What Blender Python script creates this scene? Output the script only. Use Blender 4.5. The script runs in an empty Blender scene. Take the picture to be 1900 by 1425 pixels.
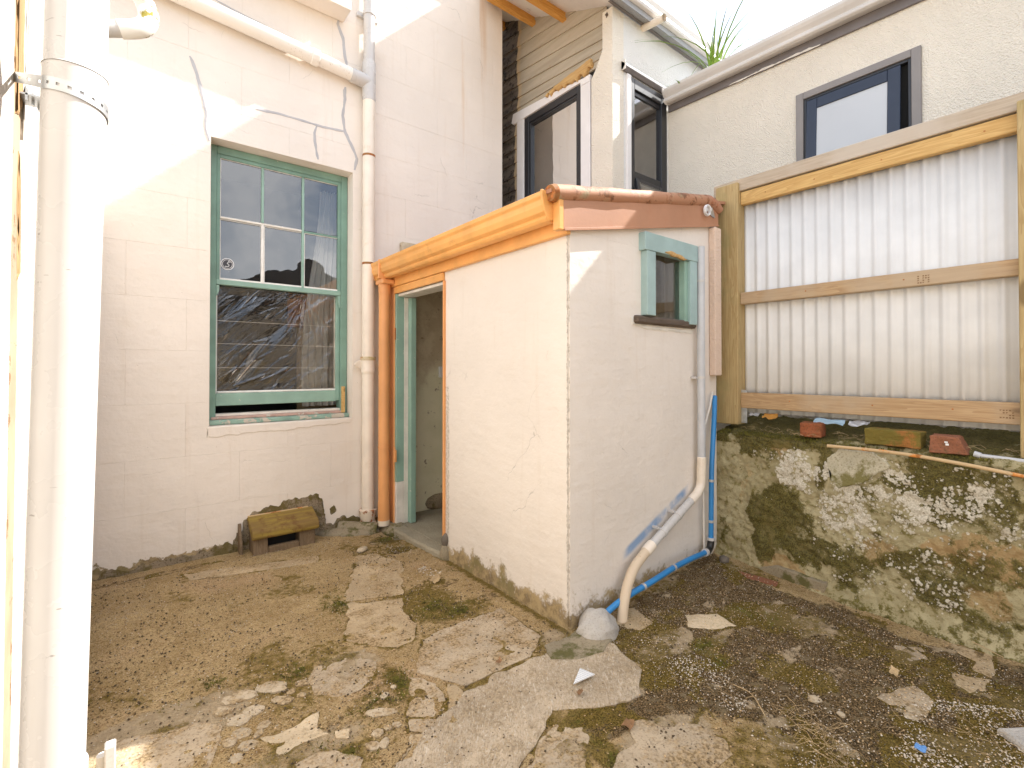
import bpy, bmesh, math, random
import numpy as np
from mathutils import Vector, Matrix

sc = bpy.context.scene
# ------------------------------------------------------------------ camera, sky, sun, exposure
cam_d = bpy.data.cameras.new("camera")
cam = bpy.data.objects.new("camera", cam_d)
sc.collection.objects.link(cam)
cam_d.sensor_width = 36.0
cam_d.lens = 36.0 * 900 / 1900
cam_d.shift_y = -(712.5 - 675.575) / 1900
cam_d.clip_start = 0.05
cam_d.clip_end = 600
cam.location = (0, 0, 1.35)
cam.rotation_euler = (math.radians(90.6), 0, math.radians(-38.582))
sc.camera = cam

SUN = Vector((1.0, -0.24, 1.0)).normalized()          # towards the sun
sun_elev = math.asin(SUN.z)
world = bpy.data.worlds.new("World")
sc.world = world
world.use_nodes = True
wt = world.node_tree
wt.nodes.clear()
wo = wt.nodes.new("ShaderNodeOutputWorld")
wb = wt.nodes.new("ShaderNodeBackground")
sky = wt.nodes.new("ShaderNodeTexSky")
sky.sky_type = 'NISHITA'
sky.sun_disc = False
sky.sun_elevation = sun_elev
sky.sun_rotation = math.atan2(SUN.x, SUN.y)
sky.dust_density = 2.0
tc = wt.nodes.new("ShaderNodeTexCoord")
cl = wt.nodes.new("ShaderNodeTexNoise")
cl.inputs['Scale'].default_value = 3.6
cl.inputs['Detail'].default_value = 6
cl.inputs['Roughness'].default_value = 0.55
cmap = wt.nodes.new("ShaderNodeMapping")
cmap.inputs['Location'].default_value = (3.0, 1.0, 0.0)
wt.links.new(tc.outputs['Generated'], cmap.inputs['Vector'])
wt.links.new(cmap.outputs[0], cl.inputs['Vector'])
rp = wt.nodes.new("ShaderNodeValToRGB")
rp.color_ramp.elements[0].position = 0.43
rp.color_ramp.elements[0].color = (0.12, 0.12, 0.12, 1)
rp.color_ramp.elements[1].position = 0.62
rp.color_ramp.elements[1].color = (1, 1, 1, 1)
wt.links.new(cl.outputs['Fac'], rp.inputs['Fac'])
mx = wt.nodes.new("ShaderNodeMixRGB")
mx.inputs['Color2'].default_value = (8.8, 9.0, 9.4, 1)     # lit cloud
wt.links.new(rp.outputs['Color'], mx.inputs['Fac'])
wt.links.new(sky.outputs['Color'], mx.inputs['Color1'])
wt.links.new(mx.outputs['Color'], wb.inputs['Color'])
wb.inputs['Strength'].default_value = 0.10
wt.links.new(wb.outputs['Background'], wo.inputs['Surface'])

sun_d = bpy.data.lights.new("sun", 'SUN')
sun_d.energy = 4.3
sun_d.angle = math.radians(0.6)
sun_d.color = (1.0, 0.975, 0.935)
sun = bpy.data.objects.new("sun", sun_d)
sun.rotation_euler = SUN.to_track_quat('Z', 'Y').to_euler()
sc.collection.objects.link(sun)
vs = sc.view_settings
vs.view_transform = 'Standard'
vs.look = 'None'
vs.gamma = 1.0
vs.exposure = 1.52
try:
    sc.cycles.max_bounces = 8
    sc.cycles.diffuse_bounces = 5
    sc.cycles.transparent_max_bounces = 12
    sc.cycles.use_denoising = True
except Exception:
    pass

# ------------------------------------------------------------------ helpers
rnd = random.Random(7)
WORLD = {}
COL = sc.collection


def tag(o, label=None, cat=None, group=None, kind=None):
    if label: o['label'] = label
    if cat: o['category'] = cat
    if group: o['group'] = group
    if kind: o['kind'] = kind
    return o


def thing(name, label, cat, loc=(0, 0, 0), group=None, kind=None):
    o = bpy.data.objects.new(name, None)
    COL.objects.link(o)
    o.empty_display_size = 0.1
    o.location = loc
    WORLD[o.name] = Vector(loc)
    return tag(o, label, cat, group, kind)


def link_mesh(name, me, mat, parent=None, c=Vector((0, 0, 0))):
    o = bpy.data.objects.new(name, me)
    COL.objects.link(o)
    if mat: me.materials.append(mat)
    if parent:
        o.parent = parent
        o.location = c - WORLD[parent.name]
    else:
        o.location = c
    WORLD[o.name] = Vector(c)
    return o


class MB:
    def __init__(self):
        self.v = []; self.f = []

    def add(self, v, f):
        n = len(self.v)
        self.v += [tuple(p) for p in v]
        self.f += [tuple(i + n for i in q) for q in f]
        return self

    def box(self, x0, x1, y0, y1, z0, z1):
        v = [(x0, y0, z0), (x1, y0, z0), (x1, y1, z0), (x0, y1, z0), (x0, y0, z1), (x1, y0, z1), (x1, y1, z1), (x0, y1, z1)]
        return self.add(v, [(0, 3, 2, 1), (4, 5, 6, 7), (0, 1, 5, 4), (1, 2, 6, 5), (2, 3, 7, 6), (3, 0, 4, 7)])

    def prism(self, poly, axis, a, b):
        """extrude a 2D polygon along an axis; poly holds the two other coordinates in x,y,z order"""
        def P(p, t):
            return (t, p[0], p[1]) if axis == 'x' else ((p[0], t, p[1]) if axis == 'y' else (p[0], p[1], t))
        n = len(poly)
        v = [P(p, a) for p in poly] + [P(p, b) for p in poly]
        f = [tuple(range(n - 1, -1, -1)), tuple(range(n, 2 * n))]
        f += [(i, (i + 1) % n, n + (i + 1) % n, n + i) for i in range(n)]
        return self.add(v, f)

    def tube(self, pts, r, n=16, caps=True):
        pts = [Vector(p) for p in pts]
        m = len(pts)
        rs = r if isinstance(r, (list, tuple)) else [r] * m
        t0 = (pts[1] - pts[0]).normalized()
        ref = Vector((0, 0, 1)) if abs(t0.z) < 0.9 else Vector((1, 0, 0))
        nx = (ref - t0 * ref.dot(t0)).normalized()
        v = []; f = []
        for i, p in enumerate(pts):
            if i == 0: t = t0
            elif i == m - 1: t = (pts[i] - pts[i - 1]).normalized()
            else: t = ((pts[i] - pts[i - 1]).normalized() + (pts[i + 1] - pts[i]).normalized()).normalized()
            nx = (nx - t * nx.dot(t)).normalized()
            ny = t.cross(nx)
            for k in range(n):
                a = 2 * math.pi * k / n
                v.append(p + (nx * math.cos(a) + ny * math.sin(a)) * rs[i])
        for i in range(m - 1):
            for k in range(n):
                f.append((i * n + k, i * n + (k + 1) % n, (i + 1) * n + (k + 1) % n, (i + 1) * n + k))
        if caps:
            f.append(tuple(range(n - 1, -1, -1)))
            f.append(tuple(range((m - 1) * n, m * n)))
        return self.add(v, f)

    def build(self, name, mat, parent=None, label=None, cat=None, group=None, kind=None, smooth=False, bevel=0.0, seg=1, only=None):
        me = bpy.data.meshes.new(name)
        a = np.array(self.v, dtype=float)
        c = (a.min(0) + a.max(0)) / 2
        me.from_pydata([tuple(p) for p in (a - c)], [], self.f)
        if bevel > 0:
            bm = bmesh.new(); bm.from_mesh(me)
            bmesh.ops.recalc_face_normals(bm, faces=bm.faces)
            ed = [e for e in bm.edges if len(e.link_faces) == 2 and e.calc_face_angle(0) > 0.5 and (only is None or only(e.verts[0].co + Vector(c), e.verts[1].co + Vector(c)))]
            bmesh.ops.bevel(bm, geom=ed, offset=bevel, segments=seg, affect='EDGES', clamp_overlap=True)
            bm.to_mesh(me); bm.free()
        else:
            bm = bmesh.new(); bm.from_mesh(me)
            bmesh.ops.recalc_face_normals(bm, faces=bm.faces)
            bm.to_mesh(me); bm.free()
        if smooth:
            me.shade_smooth()
            me.set_sharp_from_angle(angle=math.radians(40))
        o = link_mesh(name, me, mat, parent, Vector(c))
        return tag(o, label, cat, group, kind)


def arc(p0, p1, p2, n=8):
    """quadratic curve through a bend"""
    p0, p1, p2 = Vector(p0), Vector(p1), Vector(p2)
    return [p0 * (1 - t) ** 2 + p1 * 2 * t * (1 - t) + p2 * t * t for t in [i / n for i in range(n + 1)]]


def spline(pts, n=8):
    P = [Vector(p) for p in pts]
    P = [P[0] * 2 - P[1]] + P + [P[-1] * 2 - P[-2]]
    out = []
    for i in range(1, len(P) - 2):
        for k in range(n):
            t = k / n
            out.append(0.5 * ((2 * P[i]) + (P[i + 1] - P[i - 1]) * t + (2 * P[i - 1] - 5 * P[i] + 4 * P[i + 1] - P[i + 2]) * t * t
                              + (3 * P[i] - P[i - 1] - 3 * P[i + 1] + P[i + 2]) * t ** 3))
    out.append(P[-2])
    return out


# value noise on arrays
_lat = np.random.RandomState(3).rand(64, 64)


def vnoise(x, y):
    xi = np.floor(x).astype(int); yi = np.floor(y).astype(int)
    fx = x - xi; fy = y - yi
    fx = fx * fx * (3 - 2 * fx); fy = fy * fy * (3 - 2 * fy)
    a = _lat[xi % 64, yi % 64]; b = _lat[(xi + 1) % 64, yi % 64]
    c = _lat[xi % 64, (yi + 1) % 64]; d = _lat[(xi + 1) % 64, (yi + 1) % 64]
    return (a * (1 - fx) + b * fx) * (1 - fy) + (c * (1 - fx) + d * fx) * fy


def fbm(x, y, o=5):
    x = np.asarray(x, float); y = np.asarray(y, float)
    s = 0; a = 0.5; t = 0
    for i in range(o):
        s = s + a * vnoise(x + 17.3 * i, y + 9.1 * i); t += a
        x = x * 2.03; y = y * 2.03; a *= 0.5
    return s / t


def in_poly(px, py, poly):
    r = np.zeros(px.shape, bool); n = len(poly)
    for i in range(n):
        x0, y0 = poly[i]; x1, y1 = poly[(i + 1) % n]
        c = ((y0 > py) != (y1 > py)) & (px < (x1 - x0) * (py - y0) / ((y1 - y0) or 1e-9) + x0)
        r ^= c
    return r


def poly_dist(px, py, poly):
    """signed distance, positive inside"""
    d = np.full(px.shape, 1e9); n = len(poly)
    for i in range(n):
        ax, ay = poly[i]; bx, by = poly[(i + 1) % n]
        ex, ey = bx - ax, by - ay
        t = np.clip(((px - ax) * ex + (py - ay) * ey) / (ex * ex + ey * ey + 1e-12), 0, 1)
        d = np.minimum(d, np.hypot(px - ax - t * ex, py - ay - t * ey))
    return np.where(in_poly(px, py, poly), d, -d)


def blob(px, py, cx, cy, rx, ry):
    return np.clip(1.4 - 1.4 * np.hypot((px - cx) / rx, (py - cy) / ry), 0, 1)


def rough_outline(poly, ds=0.02, amp=0.012, fr=18.0, seed=0.0):
    out = []; n = len(poly)
    for i in range(n):
        a = Vector(poly[i]); b = Vector(poly[(i + 1) % n])
        L = (b - a).length; m = max(1, int(L / ds))
        nrm = Vector((-(b - a).y, (b - a).x)) / max(L, 1e-6)
        for k in range(m):
            p = a.lerp(b, k / m)
            j = float(fbm(p.x * fr + seed, p.y * fr - seed, 3)) - 0.5
            j2 = float(fbm(p.x * fr + seed + 40, p.y * fr + 11, 3)) - 0.5
            q = p + nrm * (2 * amp * j) + Vector((j2, j)) * amp
            out.append((q.x, q.y))
    return out


def slab(name, poly, to3, h, mat, parent, amp=0.012, ds=0.02, inset=0.006, seed=None, label=None, base=-0.03, fr=18.0, crown=None):
    """an irregular flat piece: rough outline, chamfered rim, real thickness. to3(u, v, height)"""
    seed = rnd.random() * 50 if seed is None else seed
    o = rough_outline(poly, ds, amp, fr, seed)
    n = len(o); cx = sum(p[0] for p in o) / n; cy = sum(p[1] for p in o) / n
    me = bpy.data.meshes.new(name)
    bm = bmesh.new()
    area = sum(o[i][0] * o[(i + 1) % n][1] - o[(i + 1) % n][0] * o[i][1] for i in range(n))
    sg = 1 if area > 0 else -1
    nrm = []
    for i in range(n):
        a, b = o[i - 3], o[(i + 3) % n]
        d = Vector((b[0] - a[0], b[1] - a[1]))
        nrm.append(Vector((-d.y, d.x)).normalized() * sg if d.length > 1e-9 else Vector((0, 0)))
    rows = []
    for d, hh in ((0, base), (0, h * 0.55), (inset, h)):
        row = []
        for p, nn_ in zip(o, nrm):
            q = (p[0] + nn_.x * d, p[1] + nn_.y * d)
            row.append(bm.verts.new(to3(q[0], q[1], hh)))
        rows.append(row)
    for r in range(2):
        for i in range(n):
            j = (i + 1) % n
            try: bm.faces.new((rows[r][i], rows[r][j], rows[r + 1][j], rows[r + 1][i]))
            except ValueError: pass
    top = bm.faces.new(rows[2])
    res = bmesh.ops.triangulate(bm, faces=[top], ngon_method='BEAUTY')
    bmesh.ops.recalc_face_normals(bm, faces=bm.faces)
    vs_ = [v.co.copy() for v in bm.verts]
    c = Vector((sum(v.x for v in vs_), sum(v.y for v in vs_), sum(v.z for v in vs_))) / len(vs_)
    for v in bm.verts: v.co -= c
    bm.to_mesh(me); bm.free()
    ob = link_mesh(name, me, mat, parent, c)
    return tag(ob, label)


# ------------------------------------------------------------------ materials
class NT:
    def __init__(self, name):
        self.m = bpy.data.materials.new(name)
        self.m.use_nodes = True
        self.t = self.m.node_tree
        self.t.nodes.clear()
        self.out = self.n("ShaderNodeOutputMaterial")
        self.b = self.n("ShaderNodeBsdfPrincipled")
        self.l(self.b.outputs[0], self.out.inputs['Surface'])
        self._pos = None

    def n(self, t, **k):
        x = self.t.nodes.new(t)
        for a, b in k.items(): setattr(x, a, b)
        return x

    def l(self, a, b): self.t.links.new(a, b)

    def s(self, sock, v):
        if hasattr(v, 'is_output'): self.l(v, sock)
        elif isinstance(v, (tuple, list)) and len(v) == 3 and sock.type == 'RGBA': sock.default_value = (*v, 1)
        else: sock.default_value = v

    def pos(self):
        if self._pos is None:
            self._pos = self.n("ShaderNodeNewGeometry").outputs['Position']
        return self._pos

    def mapped(self, scale, offset_rand=False):
        mp = self.n("ShaderNodeMapping")
        mp.inputs['Scale'].default_value = scale
        self.l(self.pos(), mp.inputs['Vector'])
        if offset_rand:
            oi = self.n("ShaderNodeObjectInfo")
            mu = self.n("ShaderNodeMath", operation='MULTIPLY'); mu.inputs[1].default_value = 37.0
            self.l(oi.outputs['Random'], mu.inputs[0])
            cb = self.n("ShaderNodeCombineXYZ")
            for i in range(3): self.l(mu.outputs[0], cb.inputs[i])
            self.l(cb.outputs[0], mp.inputs['Location'])
        return mp.outputs[0]

    def noise(self, scale, detail=4, rough=0.55, vec=None, dist=0.0):
        x = self.n("ShaderNodeTexNoise")
        x.inputs['Scale'].default_value = scale
        x.inputs['Detail'].default_value = detail
        x.inputs['Roughness'].default_value = rough
        x.inputs['Distortion'].default_value = dist
        self.l(vec or self.pos(), x.inputs['Vector'])
        return x.outputs['Fac']

    def voro(self, scale, vec=None, feature='F1', out='Distance'):
        x = self.n("ShaderNodeTexVoronoi", feature=feature)
        x.inputs['Scale'].default_value = scale
        self.l(vec or self.pos(), x.inputs['Vector'])
        return x.outputs[out]

    def ramp(self, v, a, b, lo=0.0, hi=1.0):
        x = self.n("ShaderNodeMapRange")
        x.interpolation_type = 'SMOOTHSTEP'
        self.s(x.inputs['Value'], v)
        x.inputs['From Min'].default_value = a; x.inputs['From Max'].default_value = b
        x.inputs['To Min'].default_value = lo; x.inputs['To Max'].default_value = hi
        return x.outputs[0]

    def math(self, op, a, b=0.0, c=0.0):
        x = self.n("ShaderNodeMath", operation=op)
        self.s(x.inputs[0], a); self.s(x.inputs[1], b)
        if op == 'MULTIPLY_ADD': self.s(x.inputs[2], c)
        return x.outputs[0]

    def mix(self, f, a, b, mode='MIX'):
        x = self.n("ShaderNodeMixRGB", blend_type=mode)
        self.s(x.inputs['Fac'], f); self.s(x.inputs['Color1'], a); self.s(x.inputs['Color2'], b)
        return x.outputs[0]

    def xyz(self, i):
        x = self.n("ShaderNodeSeparateXYZ"); self.l(self.pos(), x.inputs[0]); return x.outputs[i]

    def fin(self, col, rough=0.6, bumps=(), metallic=0.0, spec=0.5, normal_prev=None):
        self.s(self.b.inputs['Base Color'], col)
        self.s(self.b.inputs['Roughness'], rough)
        self.b.inputs['Metallic'].default_value = metallic
        self.b.inputs['Specular IOR Level'].default_value = spec
        prev = None
        for h, st, d in bumps:
            bp = self.n("ShaderNodeBump")
            bp.inputs['Strength'].default_value = st
            bp.inputs['Distance'].default_value = d
            self.l(h, bp.inputs['Height'])
            if prev: self.l(prev, bp.inputs['Normal'])
            prev = bp.outputs[0]
        if prev: self.l(prev, self.b.inputs['Normal'])
        return self.m


def scl(c, k): return tuple(min(1.0, x * k) for x in c)


def paint(name, c, rough=0.55, var=0.10, vs=3.0, chip=None, chip_th=0.68, chip_scale=14, bump=(60, 0.25, 0.002), dirt=None):
    m = NT(name)
    f = m.noise(vs, 5)
    col = m.mix(m.ramp(f, 0.3, 0.7), scl(c, 1 - var), scl(c, 1 + var * 0.6))
    if dirt:
        col = m.mix(m.ramp(m.noise(9, 6, 0.65), 0.55, 0.75, 0, dirt[1]), col, dirt[0])
    bl = [(m.noise(bump[0], 4), bump[1], bump[2])]
    if chip:
        h = m.noise(chip_scale, 6, 0.7)
        k = m.ramp(h, chip_th, chip_th + 0.02)
        col = m.mix(k, col, chip)
        bl.append((m.math('SUBTRACT', 1.0, k), 0.6, 0.002))
    return m.fin(col, rough, bl)


CREAM = (0.78, 0.68, 0.575)


def plaster_mat(name, c, kind):
    m = NT(name)
    n1 = m.noise(1.3, 5); n2 = m.noise(7, 5, 0.6)
    col = m.mix(m.ramp(n1, 0.3, 0.7), scl(c, 0.95), scl(c, 1.04))
    col = m.mix(m.ramp(n2, 0.55, 0.8, 0, 0.22), col, (c[0] * 0.93, c[1] * 0.88, c[2] * 0.80))
    z = m.xyz(2)
    # grime specks
    sp = m.ramp(m.noise(70, 3, 0.5), 0.74, 0.78)
    sp = m.math('MULTIPLY', sp, m.ramp(m.noise(2.2, 3), 0.5, 0.62))
    col = m.mix(m.math('MULTIPLY', sp, 0.6), col, (0.20, 0.15, 0.09))
    if kind == 'house':
        # rusty streaks under the roof corner, worn pale patches
        vec = m.mapped((5.0, 1.0, 0.35))
        st = m.ramp(m.noise(1.0, 4, 0.6, vec), 0.56, 0.75)
        xx = m.xyz(0)
        band = m.math('MULTIPLY', m.ramp(xx, 2.35, 2.75), m.ramp(xx, 3.05, 2.8))
        st = m.math('MULTIPLY', m.math('MULTIPLY', st, band), m.ramp(z, 2.6, 4.6))
        col = m.mix(m.math('MULTIPLY', st, 0.75), col, (0.60, 0.36, 0.16))
        edge = m.math('ADD', m.math('MULTIPLY', m.noise(9, 6, 0.7), 0.26), -0.06)
        k = m.ramp(m.math('SUBTRACT', edge, z), 0.0, 0.012)
    else:
        xx = m.xyz(0)
        ln = m.math('SUBTRACT', z, m.math('MULTIPLY_ADD', xx, 0.423, -0.7102))
        sm = m.math('MULTIPLY', m.ramp(ln, 0.0, 0.03), m.ramp(ln, 0.085, 0.055))
        sm = m.math('MULTIPLY', sm, m.math('MULTIPLY', m.ramp(xx, 2.22, 2.30), m.ramp(xx, 2.93, 2.86)))
        sm = m.math('MULTIPLY', sm, m.ramp(m.noise(5, 4, 0.6), 0.25, 0.55))
        sm = m.math('MULTIPLY', sm, m.ramp(m.xyz(1), 1.80, 1.795))
        col = m.mix(m.math('MULTIPLY', sm, 0.8), col, (0.12, 0.27, 0.50))  # blue paint smear above the sloping pipe, with its shaded strip put into the colour
        yy = m.xyz(1)
        en = m.noise(26, 6, 0.7)
        cor = m.ramp(m.math('ADD', m.math('SUBTRACT', yy, 1.785), m.math('MULTIPLY', xx, 0.0)), 0.0, 0.030, 1.0, 0.0)
        cor = m.math('MULTIPLY', cor, m.ramp(xx, 1.812, 1.806))
        cor = m.ramp(m.math('ADD', m.math('MULTIPLY', cor, 0.42), en), 0.70, 0.73)
        dor = m.math('MULTIPLY', m.ramp(yy, 2.955, 2.985), m.ramp(z, 1.5, 0.9))
        dor = m.math('MULTIPLY', dor, m.ramp(xx, 1.82, 1.81))
        dor = m.ramp(m.math('ADD', m.math('MULTIPLY', dor, 0.40), en), 0.70, 0.74)
        worn = m.math('MAXIMUM', cor, dor)
        col = m.mix(m.math('MULTIPLY', worn, 0.75), col, m.mix(m.ramp(m.noise(60, 3), 0.4, 0.6), (0.42, 0.37, 0.31), (0.62, 0.58, 0.52)))
        edge = m.math('ADD', m.math('MULTIPLY', m.noise(8, 6, 0.75), 0.50), -0.125)
        k = m.ramp(m.math('SUBTRACT', edge, z), -0.02, 0.06)
    dirty = m.mix(m.ramp(m.noise(16, 5, 0.7), 0.4, 0.62), (0.17, 0.11, 0.035), (0.38, 0.275, 0.12))
    dirty = m.mix(m.ramp(m.noise(5, 4), 0.5, 0.65), dirty, (0.17, 0.13, 0.025))
    col = m.mix(m.math('MULTIPLY', k, 0.9), col, dirty)
    # hairline cracks, rain streaks, trowel marks
    wv = m.n("ShaderNodeVectorMath", operation='ADD'); m.l(m.pos(), wv.inputs[0])
    nz = m.n("ShaderNodeTexNoise"); nz.inputs['Scale'].default_value = 3.0; nz.inputs['Detail'].default_value = 5; m.l(m.pos(), nz.inputs['Vector'])
    sv_ = m.n("ShaderNodeVectorMath", operation='SCALE'); sv_.inputs['Scale'].default_value = 0.35; m.l(nz.outputs['Color'], sv_.inputs[0]); m.l(sv_.outputs[0], wv.inputs[1])
    ve = m.voro(1.5, wv.outputs[0], 'DISTANCE_TO_EDGE')
    ck = m.math('MULTIPLY', m.ramp(ve, 0.0045, 0.001), m.ramp(m.noise(1.7, 3), 0.56, 0.64))
    col = m.mix(m.math('MULTIPLY', ck, 0.45), col, scl(c, 0.45))
    rs_ = m.ramp(m.noise(1.0, 5, 0.65, m.mapped((16, 16, 0.9))), 0.56, 0.72)
    col = m.mix(m.math('MULTIPLY', rs_, 0.16), col, (c[0] * 0.80, c[1] * 0.72, c[2] * 0.62))
    pk = m.math('MULTIPLY', m.ramp(m.noise(24, 4, 0.6), 0.68, 0.72), m.ramp(m.noise(1.9, 3), 0.5, 0.6))
    col = m.mix(m.math('MULTIPLY', pk, 0.35), col, scl(c, 1.15))
    b1 = m.noise(42, 5, 0.6)
    b2 = m.math('ADD', m.noise(9, 4, 0.5), m.math('MULTIPLY', m.noise(1.0, 3, 0.5, m.mapped((5, 5, 18))), 0.5))
    b2 = m.math('SUBTRACT', b2, m.math('MULTIPLY', m.math('ADD', ck, pk), 0.25))
    if kind == 'out': b2 = m.math('SUBTRACT', b2, m.math('MULTIPLY', worn, 0.5))
    return m.fin(col, 0.72, [(b2, 0.50, 0.014), (b1, 0.35, 0.005), (m.math('SUBTRACT', 1.0, k), 0.5, 0.004)], spec=0.3)


def stucco_mat(name, c, scale=95, st=0.9):
    m = NT(name)
    v = m.voro(scale); n = m.noise(scale * 0.8, 3)
    h = m.math('ADD', v, n)
    col = m.mix(m.ramp(m.noise(2, 4), 0.3, 0.7), scl(c, 0.95), scl(c, 1.03))
    pit = m.ramp(m.noise(scale * 1.6, 2), 0.68, 0.74)
    pit = m.math('MULTIPLY', pit, m.ramp(m.noise(3, 4), 0.42, 0.62))
    col = m.mix(m.math('MULTIPLY', pit, 0.55), col, (0.22, 0.17, 0.11))
    return m.fin(col, 0.85, [(h, st, 0.008)], spec=0.2)


def wood_mat(name, c, dark, axis='y', grain=1.0, rough=0.65, grey=None, green=None):
    m = NT(name)
    sc_ = {'x': (0.55, 9, 9), 'y': (9, 0.55, 9), 'z': (9, 9, 0.55)}[axis]
    vec = m.mapped(sc_, True)
    w = m.noise(1.6, 3, 0.5, vec, 1.5)
    rings = m.math('FRACT', m.math('MULTIPLY', w, 9.0))
    rings = m.ramp(rings, 0.0, 1.0)
    fine = m.noise(9, 5, 0.65, vec)
    col = m.mix(m.math('MULTIPLY', rings, 0.55 * grain), c, dark)
    col = m.mix(m.ramp(fine, 0.35, 0.7, 0, 0.35), col, scl(dark, 0.8))
    vk = {'x': (2.2, 7, 7), 'y': (7, 2.2, 7), 'z': (7, 7, 2.2)}[axis]
    kn = m.voro(0.75, m.mapped(vk, True))
    col = m.mix(m.ramp(kn, 0.13, 0.07, 0, 0.75), col, scl(dark, 0.45))
    if grey: col = m.mix(m.ramp(m.noise(2.5, 5), 0.42, 0.66, 0, 0.8), col, grey)
    if green: col = m.mix(m.ramp(m.noise(3.5, 5, 0.6), 0.50, 0.68, 0, 0.55), col, green)
    return m.fin(col, rough, [(fine, 0.35, 0.002), (rings, 0.10, 0.001)], spec=0.3)


def glass_mat(name, tint=(0.9, 0.92, 0.9), wav=0.25, boost=4.0, dust=0.012, tr=0.9):
    m = NT(name)
    t = m.t
    t.nodes.remove(m.b)
    tr_ = m.n("ShaderNodeBsdfTransparent"); tr_.inputs[0].default_value = (*scl(tint, tr), 1)
    gl = m.n("ShaderNodeBsdfGlossy"); gl.inputs['Roughness'].default_value = 0.01
    bp = m.n("ShaderNodeBump"); bp.inputs['Strength'].default_value = wav; bp.inputs['Distance'].default_value = 0.01
    m.l(m.noise(3.0, 2), bp.inputs['Height'])
    m.l(bp.outputs[0], gl.inputs['Normal'])
    fr = m.n("ShaderNodeFresnel"); fr.inputs['IOR'].default_value = 1.52
    f = m.math('MINIMUM', m.math('MULTIPLY', fr.outputs[0], boost), 1.0)
    mx_ = m.n("ShaderNodeMixShader")
    m.l(f, mx_.inputs[0]); m.l(tr_.outputs[0], mx_.inputs[1]); m.l(gl.outputs[0], mx_.inputs[2])
    df = m.n("ShaderNodeBsdfDiffuse"); df.inputs[0].default_value = (0.7, 0.68, 0.64, 1)
    mx2 = m.n("ShaderNodeMixShader")
    sp = m.math('ADD', m.ramp(m.noise(90, 3), 0.72, 0.78, 0, 0.5), m.ramp(m.noise(4, 4), 0.3, 0.8, 0, dust))
    m.l(sp, mx2.inputs[0]); m.l(mx_.outputs[0], mx2.inputs[1]); m.l(df.outputs[0], mx2.inputs[2])
    m.l(mx2.outputs[0], m.out.inputs['Surface'])
    return m.m


def plain(name, c, rough=0.5, metallic=0.0, var=0.06, vs=8, bump=None, spec=0.5):
    m = NT(name)
    col = m.mix(m.ramp(m.noise(vs, 4), 0.3, 0.7), scl(c, 1 - var), scl(c, 1 + var))
    return m.fin(col, rough, [(m.noise(bump[0], 4), bump[1], bump[2])] if bump else (), metallic, spec)


def rust_mat(name, c, rust=(0.28, 0.10, 0.03), th=0.5, rough=0.7, moss=None):
    m = NT(name)
    n = m.noise(11, 6, 0.7)
    col = m.mix(m.ramp(n, th, th + 0.08), c, m.mix(m.ramp(m.noise(40, 3), 0.4, 0.6), rust, scl(rust, 1.9)))
    if moss: col = m.mix(m.ramp(m.noise(7, 5), 0.52, 0.64, 0, 0.85), col, moss)
    return m.fin(col, rough, [(n, 0.5, 0.004), (m.noise(80, 3), 0.4, 0.002)], spec=0.3)


def concrete_mat(name, c, spot=(0.16, 0.12, 0.07), agg=0.5, brush=False, moss=None, moss_th=0.56, dirt=0.0):
    m = NT(name)
    col = m.mix(m.ramp(m.noise(4, 5, 0.6), 0.3, 0.7), scl(c, 0.82), scl(c, 1.12))
    sp = m.ramp(m.noise(110, 3, 0.6), 0.52, 0.66, 0, agg)
    col = m.mix(sp, col, spot)
    lt = m.ramp(m.voro(160), 0.16, 0.06, 0, 0.5)
    col = m.mix(m.math('MULTIPLY', lt, m.ramp(m.noise(30, 2), 0.5, 0.6)), col, (0.55, 0.5, 0.42))
    dn = m.math('ADD', m.math('MULTIPLY', m.noise(6, 6, 0.7), 0.75), m.math('MULTIPLY', m.noise(60, 3), 0.25))
    col = m.mix(m.ramp(dn, 0.46, 0.58, 0, dirt), col, m.mix(m.ramp(m.noise(90, 3), 0.4, 0.6), (0.19, 0.125, 0.055), (0.43, 0.31, 0.17)))
    bl = [(m.noise(75, 5, 0.65), 0.9, 0.007), (m.noise(14, 4), 0.5, 0.012)]
    if brush:
        v1 = m.mapped((70, 9, 20)); v2 = m.mapped((14, 60, 20))
        rot = m.n("ShaderNodeMapping"); rot.inputs['Rotation'].default_value = (0, 0, 0.7); m.l(m.pos(), rot.inputs['Vector'])
        rs = m.n("ShaderNodeMapping"); rs.inputs['Scale'].default_value = (62, 16, 20); m.l(rot.outputs[0], rs.inputs['Vector'])
        b = m.noise(1.0, 5, 0.65, rs.outputs[0], 3.0)
        col = m.mix(m.ramp(b, 0.52, 0.70, 0, 0.7), col, (0.74, 0.68, 0.58))
        col = m.mix(m.ramp(b, 0.46, 0.32, 0, 0.6), col, (0.22, 0.17, 0.11))
        bl.append((b, 1.0, 0.008))
    if moss:
        col = m.mix(m.ramp(m.noise(5, 6, 0.7), moss_th, moss_th + 0.1, 0, 0.85), col, moss)
    return m.fin(col, 0.9, bl, spec=0.2)


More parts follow.
